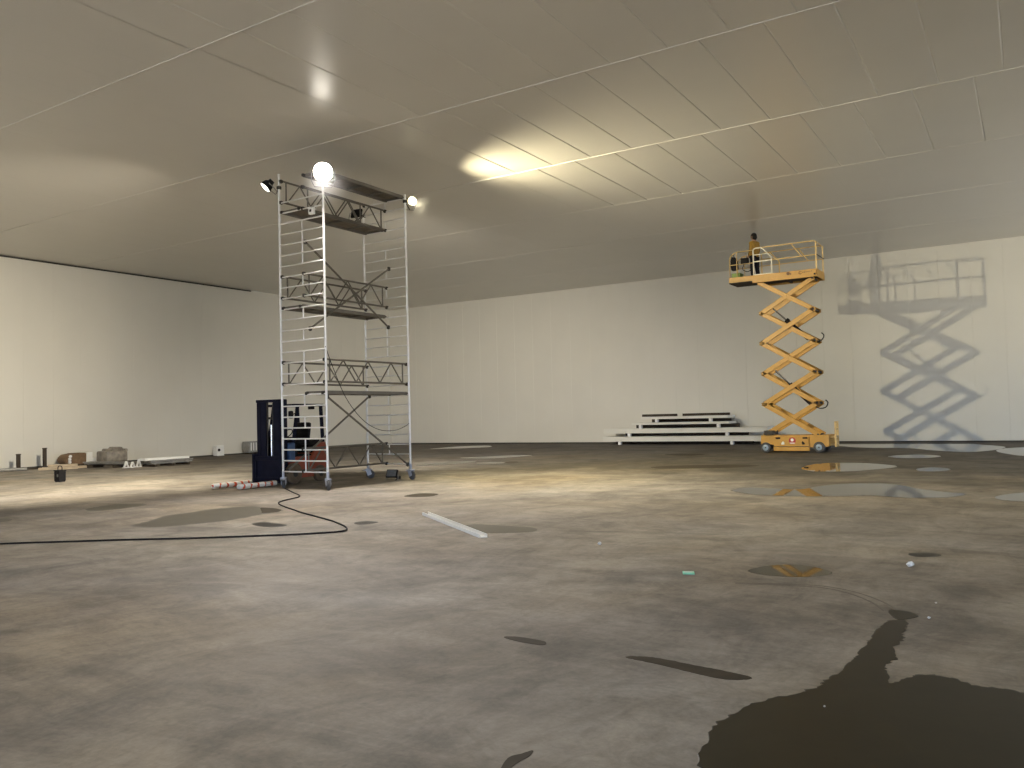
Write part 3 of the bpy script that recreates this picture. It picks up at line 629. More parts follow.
# ------------------------------------------------------------------ forklift
th = math.radians(4.0)
FX = Matrix.Translation((-16.62, 13.16, 0)) @ Matrix(((math.cos(th), -math.sin(th), 0, 0), (math.sin(th), math.cos(th), 0, 0), (0, 0, 1, 0), (0, 0, 0, 1)))
F = lambda: MB(FX)       # local: x across, y backwards from the fork tips, z up
fk = thing('forklift', FX @ V((0, 2.2, 0)), 'orange forklift with dark mast parked behind the scaffold tower', 'forklift')
for s in (-1, 1):
    x = 0.43 * s
    fo = F().box((x, 0.72, 0.075), (0.11, 1.36, 0.045), bevel=0.01).box((x, 1.38, 0.35), (0.11, 0.045, 0.60), bevel=0.01).build('fork', 'navy', fk)
    F().box((x, 0.60, 0.078), (0.165, 1.24, 0.12), bevel=0.045, seg=3).build('tape_wrap', 'tape', fo, True)
for s in (-1, 1):
    F().box((0.39 * s, 1.56, 1.16), (0.10, 0.20, 2.08), bevel=0.008).box((0.34 * s, 1.47, 1.16), (0.05, 0.03, 2.08)).build('mast_rail', 'navy', fk)
    F().box((0.225 * s, 1.52, 1.15), (0.20, 0.10, 2.05), bevel=0.008).build('inner_rail', 'navy', fk)
    F().tube((0.10 * s, 1.50, 0.4), (0.10 * s, 1.50, 2.12), 0.018, 8).build('chain', 'clip', fk, True)
F().box((0, 1.54, 2.17), (0.88, 0.22, 0.07), bevel=0.01).build('top_beam', 'navy', fk)
F().box((0, 1.50, 1.72), (0.14, 0.06, 0.06), bevel=0.01).build('pulley_block', 'clip', fk)
F().box((0, 1.60, 0.85), (0.16, 0.05, 1.15), bevel=0.01).build('cross_plate', 'navy', fk)
F().tube((0.02, 1.52, 0.4), (0.02, 1.52, 1.55), 0.03, 12).build('lift_cylinder', 'chrome', fk, True)
cr = F().box((0, 1.42, 0.40), (0.96, 0.05, 0.68), bevel=0.01).box((-0.47, 1.40, 0.43), (0.06, 0.14, 0.74), bevel=0.01).box((0.47, 1.40, 0.43), (0.06, 0.14, 0.74), bevel=0.01)
cr.box((0, 1.385, 0.66), (0.9, 0.04, 0.07), bevel=0.008).box((0, 1.385, 0.16), (0.9, 0.04, 0.08), bevel=0.008); cr.build('carriage', 'navy', fk)
F().prism([(1.75, 0.14), (1.75, 0.62), (1.95, 0.70), (2.62, 0.70), (2.76, 0.98), (2.98, 1.05), (3.06, 0.80), (3.04, 0.22), (2.92, 0.14)], lambda u, v, t: (t, u, v), -0.50, 0.50).build('body', 'orange', fk)
F().prism([(2.42, 0.60), (2.74, 1.02), (3.00, 1.04), (3.08, 0.80), (3.08, 0.58)], lambda u, v, t: (t, u, v), -0.53, 0.53).build('counterweight', 'orange', fk)
F().prism([(1.85, 0.66), (1.80, 1.00), (1.95, 1.10), (2.02, 0.72), (2.55, 0.74), (2.55, 0.98), (2.85, 1.12), (2.85, 0.68)], lambda u, v, t: (t, u, v), -0.46, 0.46).build('battery_cover', 'black', fk)
for s in (-1, 1): F().box((0.44 * s, 1.76, 0.82), (0.14, 0.22, 0.50), bevel=0.03).build('cowl', 'blue', fk)
F().box((0, 1.86, 1.12), (0.78, 0.14, 0.20), bevel=0.04).build('dashboard', 'black', fk)
st = F().box((0, 2.45, 1.06), (0.50, 0.48, 0.14), bevel=0.04).build('seat', 'black', fk, True)
F().box((0, 2.70, 1.34), (0.50, 0.12, 0.50), Matrix.Rotation(-0.15, 3, 'X'), 0.045).build('backrest', 'black', st, True)
sw = F().tube((0, 1.92, 1.12), (0, 2.10, 1.30), 0.02, 8)
sw.path([V((0, 2.10, 1.30)) + Matrix.Rotation(0.75, 3, 'X') @ V((0.16 * math.cos(a * pi / 10), 0.16 * math.sin(a * pi / 10), 0)) for a in range(20)], 0.014, 8, True); sw.build('steering_wheel', 'black', fk, True)
for s in (-1, 1):
    F().bar((0.43 * s, 1.86, 0.95), (0.42 * s, 2.06, 2.02), 0.06, 0.09, 0.01).build('front_pillar', 'navy', fk)
    F().bar((0.43 * s, 3.02, 0.98), (0.42 * s, 2.96, 2.02), 0.06, 0.09, 0.01).build('rear_pillar', 'navy', fk)
rf = F().box((-0.44, 2.45, 2.05), (0.07, 1.18, 0.07), bevel=0.012).box((0.44, 2.45, 2.05), (0.07, 1.18, 0.07), bevel=0.012)
for y in (1.90, 2.08, 2.26, 2.44, 2.62, 2.80, 2.94): rf.box((0, y, 2.06), (0.86, 0.045, 0.045), bevel=0.008)
rf.build('overhead_guard', 'navy', fk)
F().box((0.30, 2.72, 1.98), (0.16, 0.10, 0.09), bevel=0.015).build('work_lamp', 'black', fk)
F().box((0.45, 1.78, 1.80), (0.10, 0.12, 0.20), bevel=0.03).tube((0.45, 1.80, 1.80), (0.45, 2.0, 1.84), 0.015, 8).build('headlight', 'black', fk)
for s in (-1, 1):
    for y, rr in ((1.80, 0.27), (2.78, 0.215)):
        w = F().lathe([(0.11, -0.07), (rr - 0.03, -0.07), (rr, -0.045), (rr, 0.045), (rr - 0.03, 0.07), (0.11, 0.07)], (0.50 * s, y, rr), (1, 0, 0), 24).build('wheel', 'tyre', fk, True)
        F().lathe([(0.14, -0.06), (0.14, 0.06), (0.09, 0.07), (0.04, 0.085), (0.001, 0.085)], (0.50 * s, y, rr), (s, 0, 0), 18).build('hub', 'clip', w, True)

# ------------------------------------------------------------------ insulated panels stacked on blocks by the back wall
def stack_panel(x0, x1, y0, y1, z0, z1, label, n=2):
    t = thing('insulated_panel', ((x0 + x1) / 2, (y0 + y1) / 2, z0), label, 'panel', 'insulated panels stacked by the back wall')
    h = (z1 - z0) / n
    for i in range(n):
        a = z0 + i * h; sh = 0.25 * i
        MB().box(((x0 + x1) / 2 - sh * 0.5, (y0 + y1) / 2, a + h / 2), (x1 - x0 - sh - 0.02, y1 - y0 - 0.02, h - 0.02)).build('core', 'panel', t)
        MB().box(((x0 + x1) / 2 - sh * 0.5, (y0 + y1) / 2, a + h - 0.008), (x1 - x0 - sh, y1 - y0, 0.012)).box(((x0 + x1) / 2 - sh * 0.5, (y0 + y1) / 2, a + 0.008), (x1 - x0 - sh, y1 - y0, 0.012)).build('skin', 'panel', t)
def blocks(xs, y0, y1, z0, z1, where):
    for x, w in xs:
        for y, q in ((y0, 'front'),):
            tag(MB().box((x, y + 0.03, (z0 + z1) / 2), (0.13, 0.20, z1 - z0 - 0.004), bevel=0.008).build('foam_block', 'foam'), 'white foam spacer block %s, %s' % (where, w), 'block', 'spacer blocks in the panel stack')
    xa_, xb_ = xs[0][0] - 0.55, xs[1][0] + 0.75  # dark bar added deep in the gap so it reads as shade
    tag(MB().box(((xa_ + xb_) / 2, y1 - 0.35, (z0 + z1) / 2), (xb_ - xa_, 0.16, z1 - z0 - 0.006), bevel=0.006).build('gap_filler', 'dkwood'), 'long dark bar added to darken the gap %s' % where, 'bearer', 'dark bars added in the panel stack')
PY0, PY1 = 37.75, 38.95
blocks([(-17.50, 'the left one'), (-11.78, 'the right one')], PY0, PY1, 0.0, 0.16, 'under the bottom panel')
stack_panel(-18.45, -8.6, PY0, PY1, 0.16, 0.41, 'bottom and longest white panel of the stack by the back wall')
blocks([(-16.97, 'the left one'), (-12.00, 'the right one')], PY0, PY1, 0.41, 0.57, 'under the second panel from the bottom')
stack_panel(-18.40, -9.9, PY0 + 0.02, PY1, 0.57, 0.80, 'second panel from the bottom of the white panel stack')
blocks([(-16.37, 'the left one'), (-12.42, 'the right one')], PY0 + 0.05, PY1, 0.80, 0.98, 'under the third panel from the bottom')
stack_panel(-16.85, -11.90, PY0 + 0.04, PY1, 0.98, 1.09, 'thin third panel from the bottom of the stack, on short foam blocks', 1)
blocks([(-15.51, 'the left one'), (-12.79, 'the right one')], PY0 + 0.06, PY1, 1.09, 1.25, 'under the topmost panel')
stack_panel(-16.35, -11.95, PY0 + 0.05, PY1, 1.25, 1.38, 'topmost panel of the white stack, carrying dark strips', 1)
for a, c, w in ((-16.3, -14.5, 'left'), (-14.2, -11.9, 'right')):
    t = MB()
    t.prism([(0, 0), (0.12, 0), (0.12, 0.12), (0.09, 0.12), (0.09, 0.03), (0.03, 0.03), (0.03, 0.12), (0, 0.12)], lambda u, v, tt: (tt, PY0 + 0.12 + u, 1.38 + v), a, c)
    tag(t.build('steel_channel', 'dkwood'), 'dark channel strip lying on top of the panel stack, the %s one' % w, 'strip', 'strips on the panel stack')

# ------------------------------------------------------------------ clutter along the left wall
t = thing('upright_post', (-33.2, 16.60, 0), 'short dark post standing on the dark plank by the left wall', 'post')
MB().box((-33.2, 16.62, 0.33), (0.05, 0.15, 0.56), bevel=0.008).box((-33.2, 16.62, 0.60), (0.07, 0.17, 0.04), bevel=0.006).build('shaft', 'dkwood', t); MB().box((-33.2, 16.62, 0.06), (0.22, 0.30, 0.03), bevel=0.006).build('base_plate', 'clip', t)
t = thing('upright_post', (-33.2, 17.62, 0), 'taller dark post by the left wall, between the short post and brown bundle', 'post')
MB().box((-33.2, 17.62, 0.42), (0.05, 0.15, 0.72), bevel=0.008).box((-33.2, 17.62, 0.79), (0.07, 0.17, 0.04), bevel=0.006).build('shaft', 'dkwood', t); MB().box((-33.2, 17.62, 0.07), (0.22, 0.28, 0.03), bevel=0.006).build('base_plate', 'clip', t)
tag(MB().box((-33.1, 16.9, 0.022), (0.35, 2.3, 0.044), bevel=0.008).build('plank', 'dkwood'), 'dark plank on the floor under the two dark posts', 'plank')
tag(MB().tube((-32.75, 15.5, 0.06), (-32.35, 16.5, 0.06), 0.06, 12).build('pipe', 'grey', None, True), 'short grey pipe on the floor near the dark posts', 'pipe')
# timber in front of the brown bundle
for i, (a, c, m, l) in enumerate((((-31.9, 16.7, 0.045), (-31.15, 17.8, 0.045), 'wood', 'pale timber batten in front of the brown bundle by the left wall'), ((-32.2, 17.0, 0.045), (-31.4, 18.3, 0.045), 'wood', 'second pale batten, lying closer to the brown bundle'), ((-32.0, 17.1, 0.138), (-31.45, 17.95, 0.138), 'wood', 'short pale batten lying across the other two battens'))):
    tag(MB().bar(a, c, 0.14, 0.09, 0.008).build('timber_batten', m), l, 'batten', 'battens by the left wall')
# black can / battery lamp
t = thing('battery_box', (-24.5, 13.4, 0), 'small black battery box with handle standing alone on the left floor', 'battery box')
MB().box((-24.5, 13.45, 0.17), (0.26, 0.22, 0.30), bevel=0.02).build('case', 'black', t)
MB().box((-24.5, 13.45, 0.335), (0.28, 0.24, 0.03), bevel=0.008).build('lid', 'black', t)
MB().path(smooth_path([(-24.61, 13.45, 0.34), (-24.60, 13.45, 0.44), (-24.5, 13.45, 0.47), (-24.40, 13.45, 0.44), (-24.39, 13.45, 0.34)]), 0.014, 8).build('handle', 'black', t, True)
MB().box((-24.43, 13.335, 0.19), (0.06, 0.012, 0.08), bevel=0.004).build('label_plate', 'grey', t)
for x in (-24.6, -24.4): MB().box((x, 13.45, 0.015), (0.05, 0.16, 0.03)).build('foot', 'black', t)
# brown bundle
t = thing('brown_bundle', (-33.2, 19.0, 0), 'brown cardboard bundle with rounded end by the left wall', 'bundle')
bb = MB().prism([(-0.50, 0.0), (-0.63, 0.12), (-0.64, 0.26), (-0.50, 0.40), (-0.15, 0.46), (0.27, 0.46), (0.27, 0.0)], lambda u, v, tt: (tt, 18.95 + u, 0.08 + v), -33.6, -33.0)
bmesh.ops.bevel(bb.bm, geom=bb.bm.edges[:], offset=0.03, segments=2, affect='EDGES'); bb.build('wrapping', 'brown', t, True)
for z in (0.18, 0.30, 0.42): MB().tube((-32.99, 18.48 + 0.06 * (z > 0.4), z), (-32.93, 18.50, z), 0.06, 12).build('roll_end', 'foam', t, True)
MB().box((-33.3, 18.80, 0.04), (0.7, 0.86, 0.075), bevel=0.01).build('skid', 'dkwood', t)
tag(MB().box((-33.25, 19.38, 0.28), (0.40, 0.26, 0.55), bevel=0.02).box((-33.25, 19.58, 0.18), (0.40, 0.16, 0.26), bevel=0.02).build('foam_offcut', 'foam'), 'white stepped foam offcut between brown and grey bundles by the left wall', 'offcut')
# wrapped grey bundle
t = thing('wrapped_bundle', (-32.3, 19.9, 0), 'dusty grey wrapped bundle heaped on a pallet by the left wall', 'bundle')
wbm = MB()
wbm.box((-32.3, 19.9, 0.36), (0.8, 0.92, 0.44), bevel=0.07, seg=3).box((-32.25, 20.0, 0.55), (0.5, 0.5, 0.16), Matrix.Rotation(0.2, 3, 'X'), 0.05, 3)
wbm.build('wrapped_load', 'wrap', t, True)
for i, (y, z, r) in enumerate(((19.7, 0.60, 0.08), (20.0, 0.64, 0.10), (20.25, 0.59, 0.07))): MB().tube((-32.6, y, z), (-32.0, y + 0.1, z), r, 14).build('roll', 'wrap', t, True)
pm = MB()
for x in (-32.65, -32.3, -31.95): pm.box((x, 19.9, 0.05), (0.10, 0.95, 0.09))
for y in (19.5, 19.7, 19.9, 20.1, 20.3): pm.box((-32.3, y, 0.115), (0.85, 0.12, 0.03))
pm.build('pallet', 'dkwood', t)
# long profiles on low bearers
for i in range(5):
    z = 0.135 + 0.055 * (i // 3); o_ = 0.17 * (i % 3) - 0.06 * (i // 3)
    q = MB().prism([(0, 0), (0.12, 0), (0.12, 0.05), (0.105, 0.05), (0.105, 0.012), (0.015, 0.012), (0.015, 0.05), (0, 0.05)], lambda u, v, tt: (-31.35 + tt, 18.16 + 0.22 * tt + o_ + u, z + v), 0, 1.9 - 0.2 * (i % 2))
    tag(q.build('steel_profile', 'grey'), 'long grey steel profile on low blocks before the wrapped bundle, %s' % ('nearest of the lower layer', 'middle of the lower layer', 'rear of the lower layer', 'nearest of the upper layer', 'rear of the upper layer')[i], 'profile', 'steel profiles by the left wall')
for i, (x, y) in enumerate(((-31.1, 18.46), (-29.85, 18.74))): tag(MB().box((x, y, 0.065), (0.14, 0.6, 0.13), bevel=0.01).build('wood_block', 'dkwood'), 'low dark block under the %s end of the grey profiles' % ('left', 'right')[i], 'block')
# bent metal brackets
for i, (y, h, l) in enumerate(((18.50, 0.26, 'left'), (18.76, 0.22, 'middle'), (19.02, 0.30, 'right'))):
    b_ = MB().bar((-29.15, y - 0.07, 0.0), (-29.15, y + 0.02, h), 0.10, 0.03, 0.006).bar((-29.15, y + 0.02, h), (-29.15, y + 0.10, 0.02), 0.10, 0.03, 0.006).box((-29.15, y, 0.015), (0.16, 0.20, 0.03))
    tag(b_.build('metal_bracket', 'alu'), 'shiny bent metal bracket right of the wrapped bundle, the %s of three' % l, 'bracket', 'brackets by the left wall')
# white beam on a low rack with more steel
t = thing('low_rack', (-28.9, 20.1, 0), 'low grey rack of steel stock carrying the white beam by the left wall', 'rack')
for y in (19.35, 20.1, 20.8):
    MB().box((-28.9, y, 0.045), (0.8, 0.10, 0.09), bevel=0.01).build('bearer', 'dkwood', t)
    for x in (-29.2, -28.6): MB().box((x, y, 0.14), (0.07, 0.07, 0.12), bevel=0.008).build('support', 'grey', t)
for k in range(4): MB().box((-29.2 + 0.2 * k, 20.1, 0.115 + 0.02 * (k % 2)), (0.10, 1.8 - 0.2 * (k % 3), 0.05), bevel=0.006).build('bar', 'grey', t)
for x in (-29.2, -28.6): MB().box((x, 20.1, 0.215), (0.06, 1.9, 0.05), bevel=0.006).build('rail', 'grey', t)
tag(MB().box((-28.9, 20.0, 0.285), (0.40, 1.95, 0.085), bevel=0.012).build('white_beam', 'white'), 'long white panel beam lying on the low grey rack by the left wall', 'beam')
# socket box and vent box on the left wall foot
t = thing('socket_box', (-33.6, 26.2, 0), 'small white socket box with dark hole at the foot of the left wall', 'socket box')
MB().box((-33.6, 26.2, 0.27), (0.30, 0.42, 0.50), bevel=0.02).build('housing', 'white', t)
MB().tube((-33.46, 26.10, 0.30), (-33.43, 26.10, 0.30), 0.07, 14).build('socket', 'black', t, True)
MB().box((-33.6, 26.2, 0.012), (0.34, 0.46, 0.024)).build('base_plate', 'grey', t)
t = thing('grille_box', (-33.5, 28.3, 0), 'grey ribbed box by the left wall, left of the forklift mast', 'box')
MB().box((-33.5, 28.2, 0.36), (0.5, 0.9, 0.56), bevel=0.02).build('casing', 'grey', t)
g_ = MB()
for k in range(5): g_.box((-33.24, 27.88 + 0.16 * k, 0.38), (0.02, 0.05, 0.40))
g_.build('grille', 'white', t)
for y in (27.9, 28.5): MB().box((-33.5, y, 0.04), (0.4, 0.1, 0.08)).build('foot', 'dkwood', t)
for i, z in enumerate((0.07, 0.21)):
    tag(MB().tube((-33.4, 28.9, z), (-33.2, 31.6, z), 0.068, 12).build('duct_pipe', 'grey', None, True), 'grey pipe by the left wall behind the forklift mast, %s one' % ('lower', 'upper')[i], 'pipe', 'pipes behind the forklift')

# ------------------------------------------------------------------ small items on the floor
d = V((-6.29, 9.15, 0)) - V((-8.68, 10.91, 0))
w_ = MB().prism([(-0.055, 0), (0.055, 0), (0.055, 0.05), (0.045, 0.05), (0.045, 0.012), (-0.045, 0.012), (-0.045, 0.05), (-0.055, 0.05)], lambda u, v, tt: V((-8.68, 10.91, 0.002 + v)) + d * tt + V((-d.y, d.x, 0)).normalized() * u, 0, 1)
tag(w_.build('metal_strip', 'white'), 'long white metal strip lying across the damp patch on the floor', 'strip')
t = thing('label_card', (-2.98, 7.96, 0), 'small pale green card lying flat on the bare floor', 'card')
MB().box((-2.98, 7.97, 0.010), (0.115, 0.10, 0.016), Matrix.Rotation(0.4, 3, 'Z'), 0.003).build('card', 'green', t)
MB().box((-2.98, 7.97, 0.0195), (0.09, 0.02, 0.003), Matrix.Rotation(0.4, 3, 'Z')).build('stripe', 'white', t)
def crumple(x, y, r, label, name='paper_scrap'):
    bm0 = bmesh.new(); bmesh.ops.create_icosphere(bm0, subdivisions=2, radius=r)
    for v in bm0.verts: v.co *= random.uniform(0.65, 1.2); v.co.z *= 0.8
    zmin = min(v.co.z for v in bm0.verts)
    bm0.transform(Matrix.Translation((x, y, -zmin + 0.001))); mb = MB(); mb._merge(bm0)
    tag(mb.build(name, 'white'), label, 'scrap')
crumple(-1.09, 9.23, 0.036, 'crumpled white scrap on the floor below the thin dark puddle')
crumple(-4.6, 9.24, 0.024, 'tiny white scrap on the open floor right of the damp patch')
crumple(-0.72, 7.62, 0.009, 'tiny white crumb right of the dark round wet spot', 'crumb')
crumple(-0.72, 7.06, 0.012, 'second white crumb, nearest the dark round wet spot', 'crumb')
crumple(-1.02, 4.75, 0.006, 'white crumb lying on the big dark wet patch', 'crumb')

# ------------------------------------------------------------------ puddles and wet patches (thin films of water on the slab)
def puddle(name, pts, m, label, cat='puddle', z=0.003, rag=0.016, sub=6):
    pts = [V((x, y, 0)) for x, y in pts]; N = len(pts); out = []
    size = max((p - pts[0]).length for p in pts)
    rnd = random.Random(len(label) * 7 + N)
    for i in range(N):
        p0, p1, p2, p3 = pts[i - 1], pts[i], pts[(i + 1) % N], pts[(i + 2) % N]
        for k in range(sub):
            t = k / sub
            q = 0.5 * ((2 * p1) + (p2 - p0) * t + (2 * p0 - 5 * p1 + 4 * p2 - p3) * t * t + (3 * p1 - p0 - 3 * p2 + p3) * t ** 3)
            out.append(q + V((rnd.uniform(-1, 1), rnd.uniform(-1, 1), 0)) * rag * min(1, size / 3))
    b = MB(); n = len(out)
    top = [b.bm.verts.new((q.x, q.y, z)) for q in out]; c = sum(out, V()) / n
    bot = [b.bm.verts.new((q.x + (q.x - c.x) * 0.004, q.y + (q.y - c.y) * 0.004, 0.0005)) for q in out]
    f = b.bm.faces.new(top); bmesh.ops.triangulate(b.bm, faces=[f])
    for k in range(n): b.bm.faces.new((bot[k], bot[(k + 1) % n], top[(k + 1) % n], top[k]))
    return tag(b.build(name, m), label, cat)
PD = [
 ('wet_patch', [(-12.42, 7.98), (-12.74, 8.52), (-13.14, 9.09), (-13.14, 9.56), (-13.23, 10.01), (-13.13, 10.39), (-12.87, 10.75), (-12.34, 10.68), (-11.74, 10.55), (-11.59, 10.12), (-11.57, 9.83), (-11.46, 9.36), (-11.46, 8.95), (-11.62, 8.49), (-11.83, 8.09)], 'damp', 'long damp patch on the floor left of the cable, before the forklift forks'),
 ('wet_patch', [(-12.45, 10.66), (-12.15, 10.70), (-11.75, 10.53), (-11.58, 10.25), (-11.72, 10.08), (-12.0, 10.28)], 'damp3', 'dark wet right end of the long damp patch before the forks'),
 ('wet_patch', [(-15.88, 9.23), (-16.06, 9.63), (-16.11, 10.09), (-15.66, 10.25), (-15.33, 10.17), (-15.21, 9.74), (-15.19, 9.31), (-15.39, 9.06)], 'damp', 'small damp patch on the far left floor, beyond the long one'),
 ('wet_patch', [(-15.91, 7.44), (-15.89, 7.67), (-15.61, 7.7), (-15.36, 7.51), (-15.37, 7.22)], 'damp', 'damp spot cut by the left edge of the photo'),
 ('wet_patch', [(-10.67, 8.93), (-10.7, 9.17), (-10.43, 9.15), (-10.0, 9.07), (-9.95, 8.84), (-10.25, 8.78)], 'wet', 'small black wet spot inside the loop of the cable'),
 ('wet_patch', [(-7.31, 9.89), (-7.19, 10.23), (-6.77, 10.28), (-6.23, 10.26), (-6.0, 10.08), (-6.02, 9.86), (-6.34, 9.63), (-6.73, 9.58)], 'damp', 'damp oval patch under the white metal strip'),
 ('wet_patch', [(-9.12, 9.66), (-9.13, 9.91), (-8.83, 9.9), (-8.79, 9.66), (-8.93, 9.55)], 'wet', 'tiny dark wet spot just right of the cable bend'),
 ('wet_patch', [(-11.2, 13.38), (-11.22, 13.93), (-10.75, 13.96), (-10.58, 13.47), (-10.89, 13.26)], 'damp3', 'thin dark wet spot right of the far scaffold castor'),
 ('puddle', [(-2.49, 8.35), (-2.44, 8.61), (-2.29, 8.81), (-2.1, 8.89), (-1.9, 8.8), (-1.72, 8.59), (-1.83, 8.35), (-2.04, 8.23), (-2.28, 8.22)], 'murky', 'oval dark puddle with bright yellow reflection right of the green card'),
 ('puddle', [(-1.2, 10.02), (-1.1, 10.17), (-0.94, 10.17), (-0.88, 10.06), (-0.98, 9.91), (-1.12, 9.88)], 'wet', 'thin dark puddle above the crumpled white scrap'),
 ('wet_patch', [(-2.37, 5.1), (-2.29, 5.15), (-2.15, 5.17), (-1.93, 5.14), (-1.72, 5.11), (-1.52, 5.07), (-1.54, 5.0), (-1.67, 4.95), (-1.88, 4.99), (-2.14, 5.05), (-2.29, 5.07)], 'damp3', 'long dark wet streak left of the big wet patch'),
 ('wet_patch', [(-3.37, 5.15), (-3.26, 5.19), (-3.04, 5.17), (-3.01, 5.09), (-3.15, 5.08), (-3.32, 5.11)], 'damp3', 'short dark streak on the floor left of the long wet streak'),
 ('wet_patch', [(-2.17, 3.27), (-2.19, 3.36), (-2.16, 3.42), (-2.13, 3.48), (-2.11, 3.42), (-2.12, 3.33), (-2.12, 3.24), (-2.14, 3.2)], 'damp3', 'small dark drip at the bottom edge of the photo'),
 ('wet_patch', [(-1.02, 7.16), (-1.0, 7.24), (-0.91, 7.25), (-0.83, 7.18), (-0.8, 7.1), (-0.86, 6.99), (-0.93, 6.94)], 'wet', 'dark round wet spot at the tip of the big wet patch'),
 ('wet_patch', [(-0.98, 6.86), (-0.87, 6.93), (-0.84, 6.7), (-0.84, 6.52), (-0.82, 6.35), (-0.85, 6.12), (-0.8, 5.88), (-0.83, 5.73), (-0.82, 5.57), (-0.76, 5.33), (-0.72, 5.43), (-0.67, 5.54), (-0.58, 5.61), (-0.44, 5.59), (-0.33, 5.51), (-0.21, 5.52), (-0.02, 5.47), (0.2, 5.28), (0.6, 4.6), (0.7, 3.6), (0.2, 2.9), (-0.5, 2.85), (-1.08, 3.2), (-1.29, 3.62), (-1.41, 3.8), (-1.43, 4.01), (-1.46, 4.22), (-1.42, 4.42), (-1.36, 4.66), (-1.23, 4.86), (-1.17, 4.99), (-1.1, 5.11), (-1.12, 5.19), (-1.07, 5.37), (-1.04, 5.67), (-1.03, 5.84), (-1.02, 6.17), (-1.02, 6.25), (-1.01, 6.62)], 'wet', 'big dark wet patch with a long neck on the near floor'),
 ('puddle', [(-5.19, 16.46), (-5.12, 17.17), (-4.58, 17.09), (-3.97, 17.05), (-3.81, 17.66), (-3.55, 18.34), (-3.11, 18.71), (-2.53, 18.74), (-2.2, 18.36), (-1.87, 17.78), (-1.4, 17.3), (-1.04, 17.02), (-1.25, 16.4), (-1.62, 16.1), (-2.02, 16.06), (-2.54, 16.26), (-2.86, 16.06), (-3.33, 15.82), (-3.85, 15.74), (-4.53, 15.82)], 'water', 'widest puddle, mirroring the lift and the back wall'),
 ('puddle', [(-5.31, 23.1), (-5.36, 24.55), (-5.01, 25.29), (-4.21, 25.41), (-3.47, 24.87), (-3.07, 24.11), (-3.25, 23.3), (-3.81, 22.27), (-4.48, 21.95), (-4.87, 22.05)], 'water', 'bright white puddle between the lift and the widest puddle'),
 ('puddle', [(-3.91, 28.75), (-3.52, 29.66), (-2.79, 29.72), (-2.41, 28.9), (-2.78, 28.06), (-3.47, 27.98)], 'water', 'small puddle right of the lift, before the wall puddle'),
 ('puddle', [(-2.5, 23.26), (-2.25, 23.87), (-1.9, 23.75), (-1.73, 23.05), (-2.02, 22.48), (-2.36, 22.58)], 'water', 'small dim puddle right of the bright white puddle'),
 ('puddle', [(-7.41, 37.54), (-5.87, 38.05), (-3.92, 37.93), (-2.47, 38.23), (-1.53, 36.91), (-0.82, 35.23), (-1.21, 32.67), (-1.91, 31.64), (-2.9, 32.61), (-4.08, 34.46), (-5.75, 34.87)], 'water', 'long puddle along the foot of the back wall right of the lift'),
 ('puddle', [(-1.0, 32.33), (-0.65, 34.46), (0.86, 35.21), (0.71, 29.48), (-0.31, 29.65)], 'water', 'puddle at the right edge near the back wall'),
 ('puddle', [(-0.57, 16.62), (-0.36, 17.23), (0.41, 18.25), (0.36, 16.09), (-0.27, 16.04), (-0.49, 16.21)], 'water', 'puddle at the right edge beside the widest puddle'),
 ('puddle', [(-26.14, 33.35), (-26.24, 36.12), (-25.4, 37.29), (-23.96, 35.74), (-24.38, 34.42)], 'water', 'thin bright puddle by the back wall right of the scaffold'),
 ('puddle', [(-19.06, 26.21), (-18.38, 27.32), (-17.73, 28.17), (-17.0, 28.31), (-17.06, 27.11), (-17.53, 26.06)], 'water', 'long bright sliver of water right of the scaffold, middle of the floor'),
 ('puddle', [(-17.86, 21.94), (-17.82, 23.3), (-17.47, 24.33), (-16.77, 24.02), (-16.94, 23.0), (-17.29, 22.04)], 'water', 'bright sliver of water just behind the far right scaffold castor'),
 ('puddle', [(-16.44, 23.62), (-15.92, 23.98), (-15.38, 23.78), (-15.5, 23.34), (-16.06, 23.25)], 'water', 'short thin water sliver with a dark end right of the scaffold'),
 ('wet_patch', [(-15.64, 24.19), (-15.45, 24.61), (-14.96, 23.96), (-15.14, 23.61)], 'damp3', 'dark wet end beside the short thin water sliver'),
 ('wet_patch', [(-11.73, 29.31), (-11.14, 29.85), (-10.33, 29.77), (-10.38, 28.82), (-11.12, 28.76)], 'damp3', 'dark wet streak before the stacked white panels'),
 ('wet_patch', [(-9.49, 22.73), (-8.94, 23.49), (-7.85, 23.91), (-6.66, 23.89), (-7.11, 22.96), (-8.2, 22.33), (-9.1, 22.16)], 'damp3', 'faint damp streak on the floor left of the bright white puddle'),
]
for i, (nm, pts, m, l) in enumerate(PD): puddle(nm, pts, m, l, 'puddle' if nm == 'puddle' else 'wet patch', z=0.002 + 0.0003 * (i % 4))
# tyre track: two parallel damp lines of tread
tr = smooth_path([(-2.43, 7.73, 0), (-2.04, 7.84, 0), (-1.7, 7.9, 0), (-1.42, 7.78, 0), (-1.17, 7.51, 0), (-1.0, 7.2, 0)], 14)
tt_ = thing('tyre_track', tr[0], 'curved dark tyre track running to the tip of the big wet patch', 'tyre track')
for s_ in (-1, 1):
    tb = MB(); vs = []
    for i in range(len(tr)):
        dd = (tr[min(i + 1, len(tr) - 1)] - tr[max(i - 1, 0)]).normalized(); nn = V((-dd.y, dd.x, 0)); w0 = 0.02 + 0.035 * i / len(tr); wd = random.uniform(0.006, 0.014)
        c = tr[i] + nn * w0 * s_
        vs.append([tb.bm.verts.new(c + nn * k + V((0, 0, h))) for k, h in ((-wd, 0.0005), (-wd * 0.8, 0.0018), (wd * 0.8, 0.0018), (wd, 0.0005))])
    for A, B in zip(vs, vs[1:]):
        for k in range(3): tb.bm.faces.new((A[k], A[k + 1], B[k + 1], B[k]))
    tb.build('tread_mark', 'damp2', tt_)

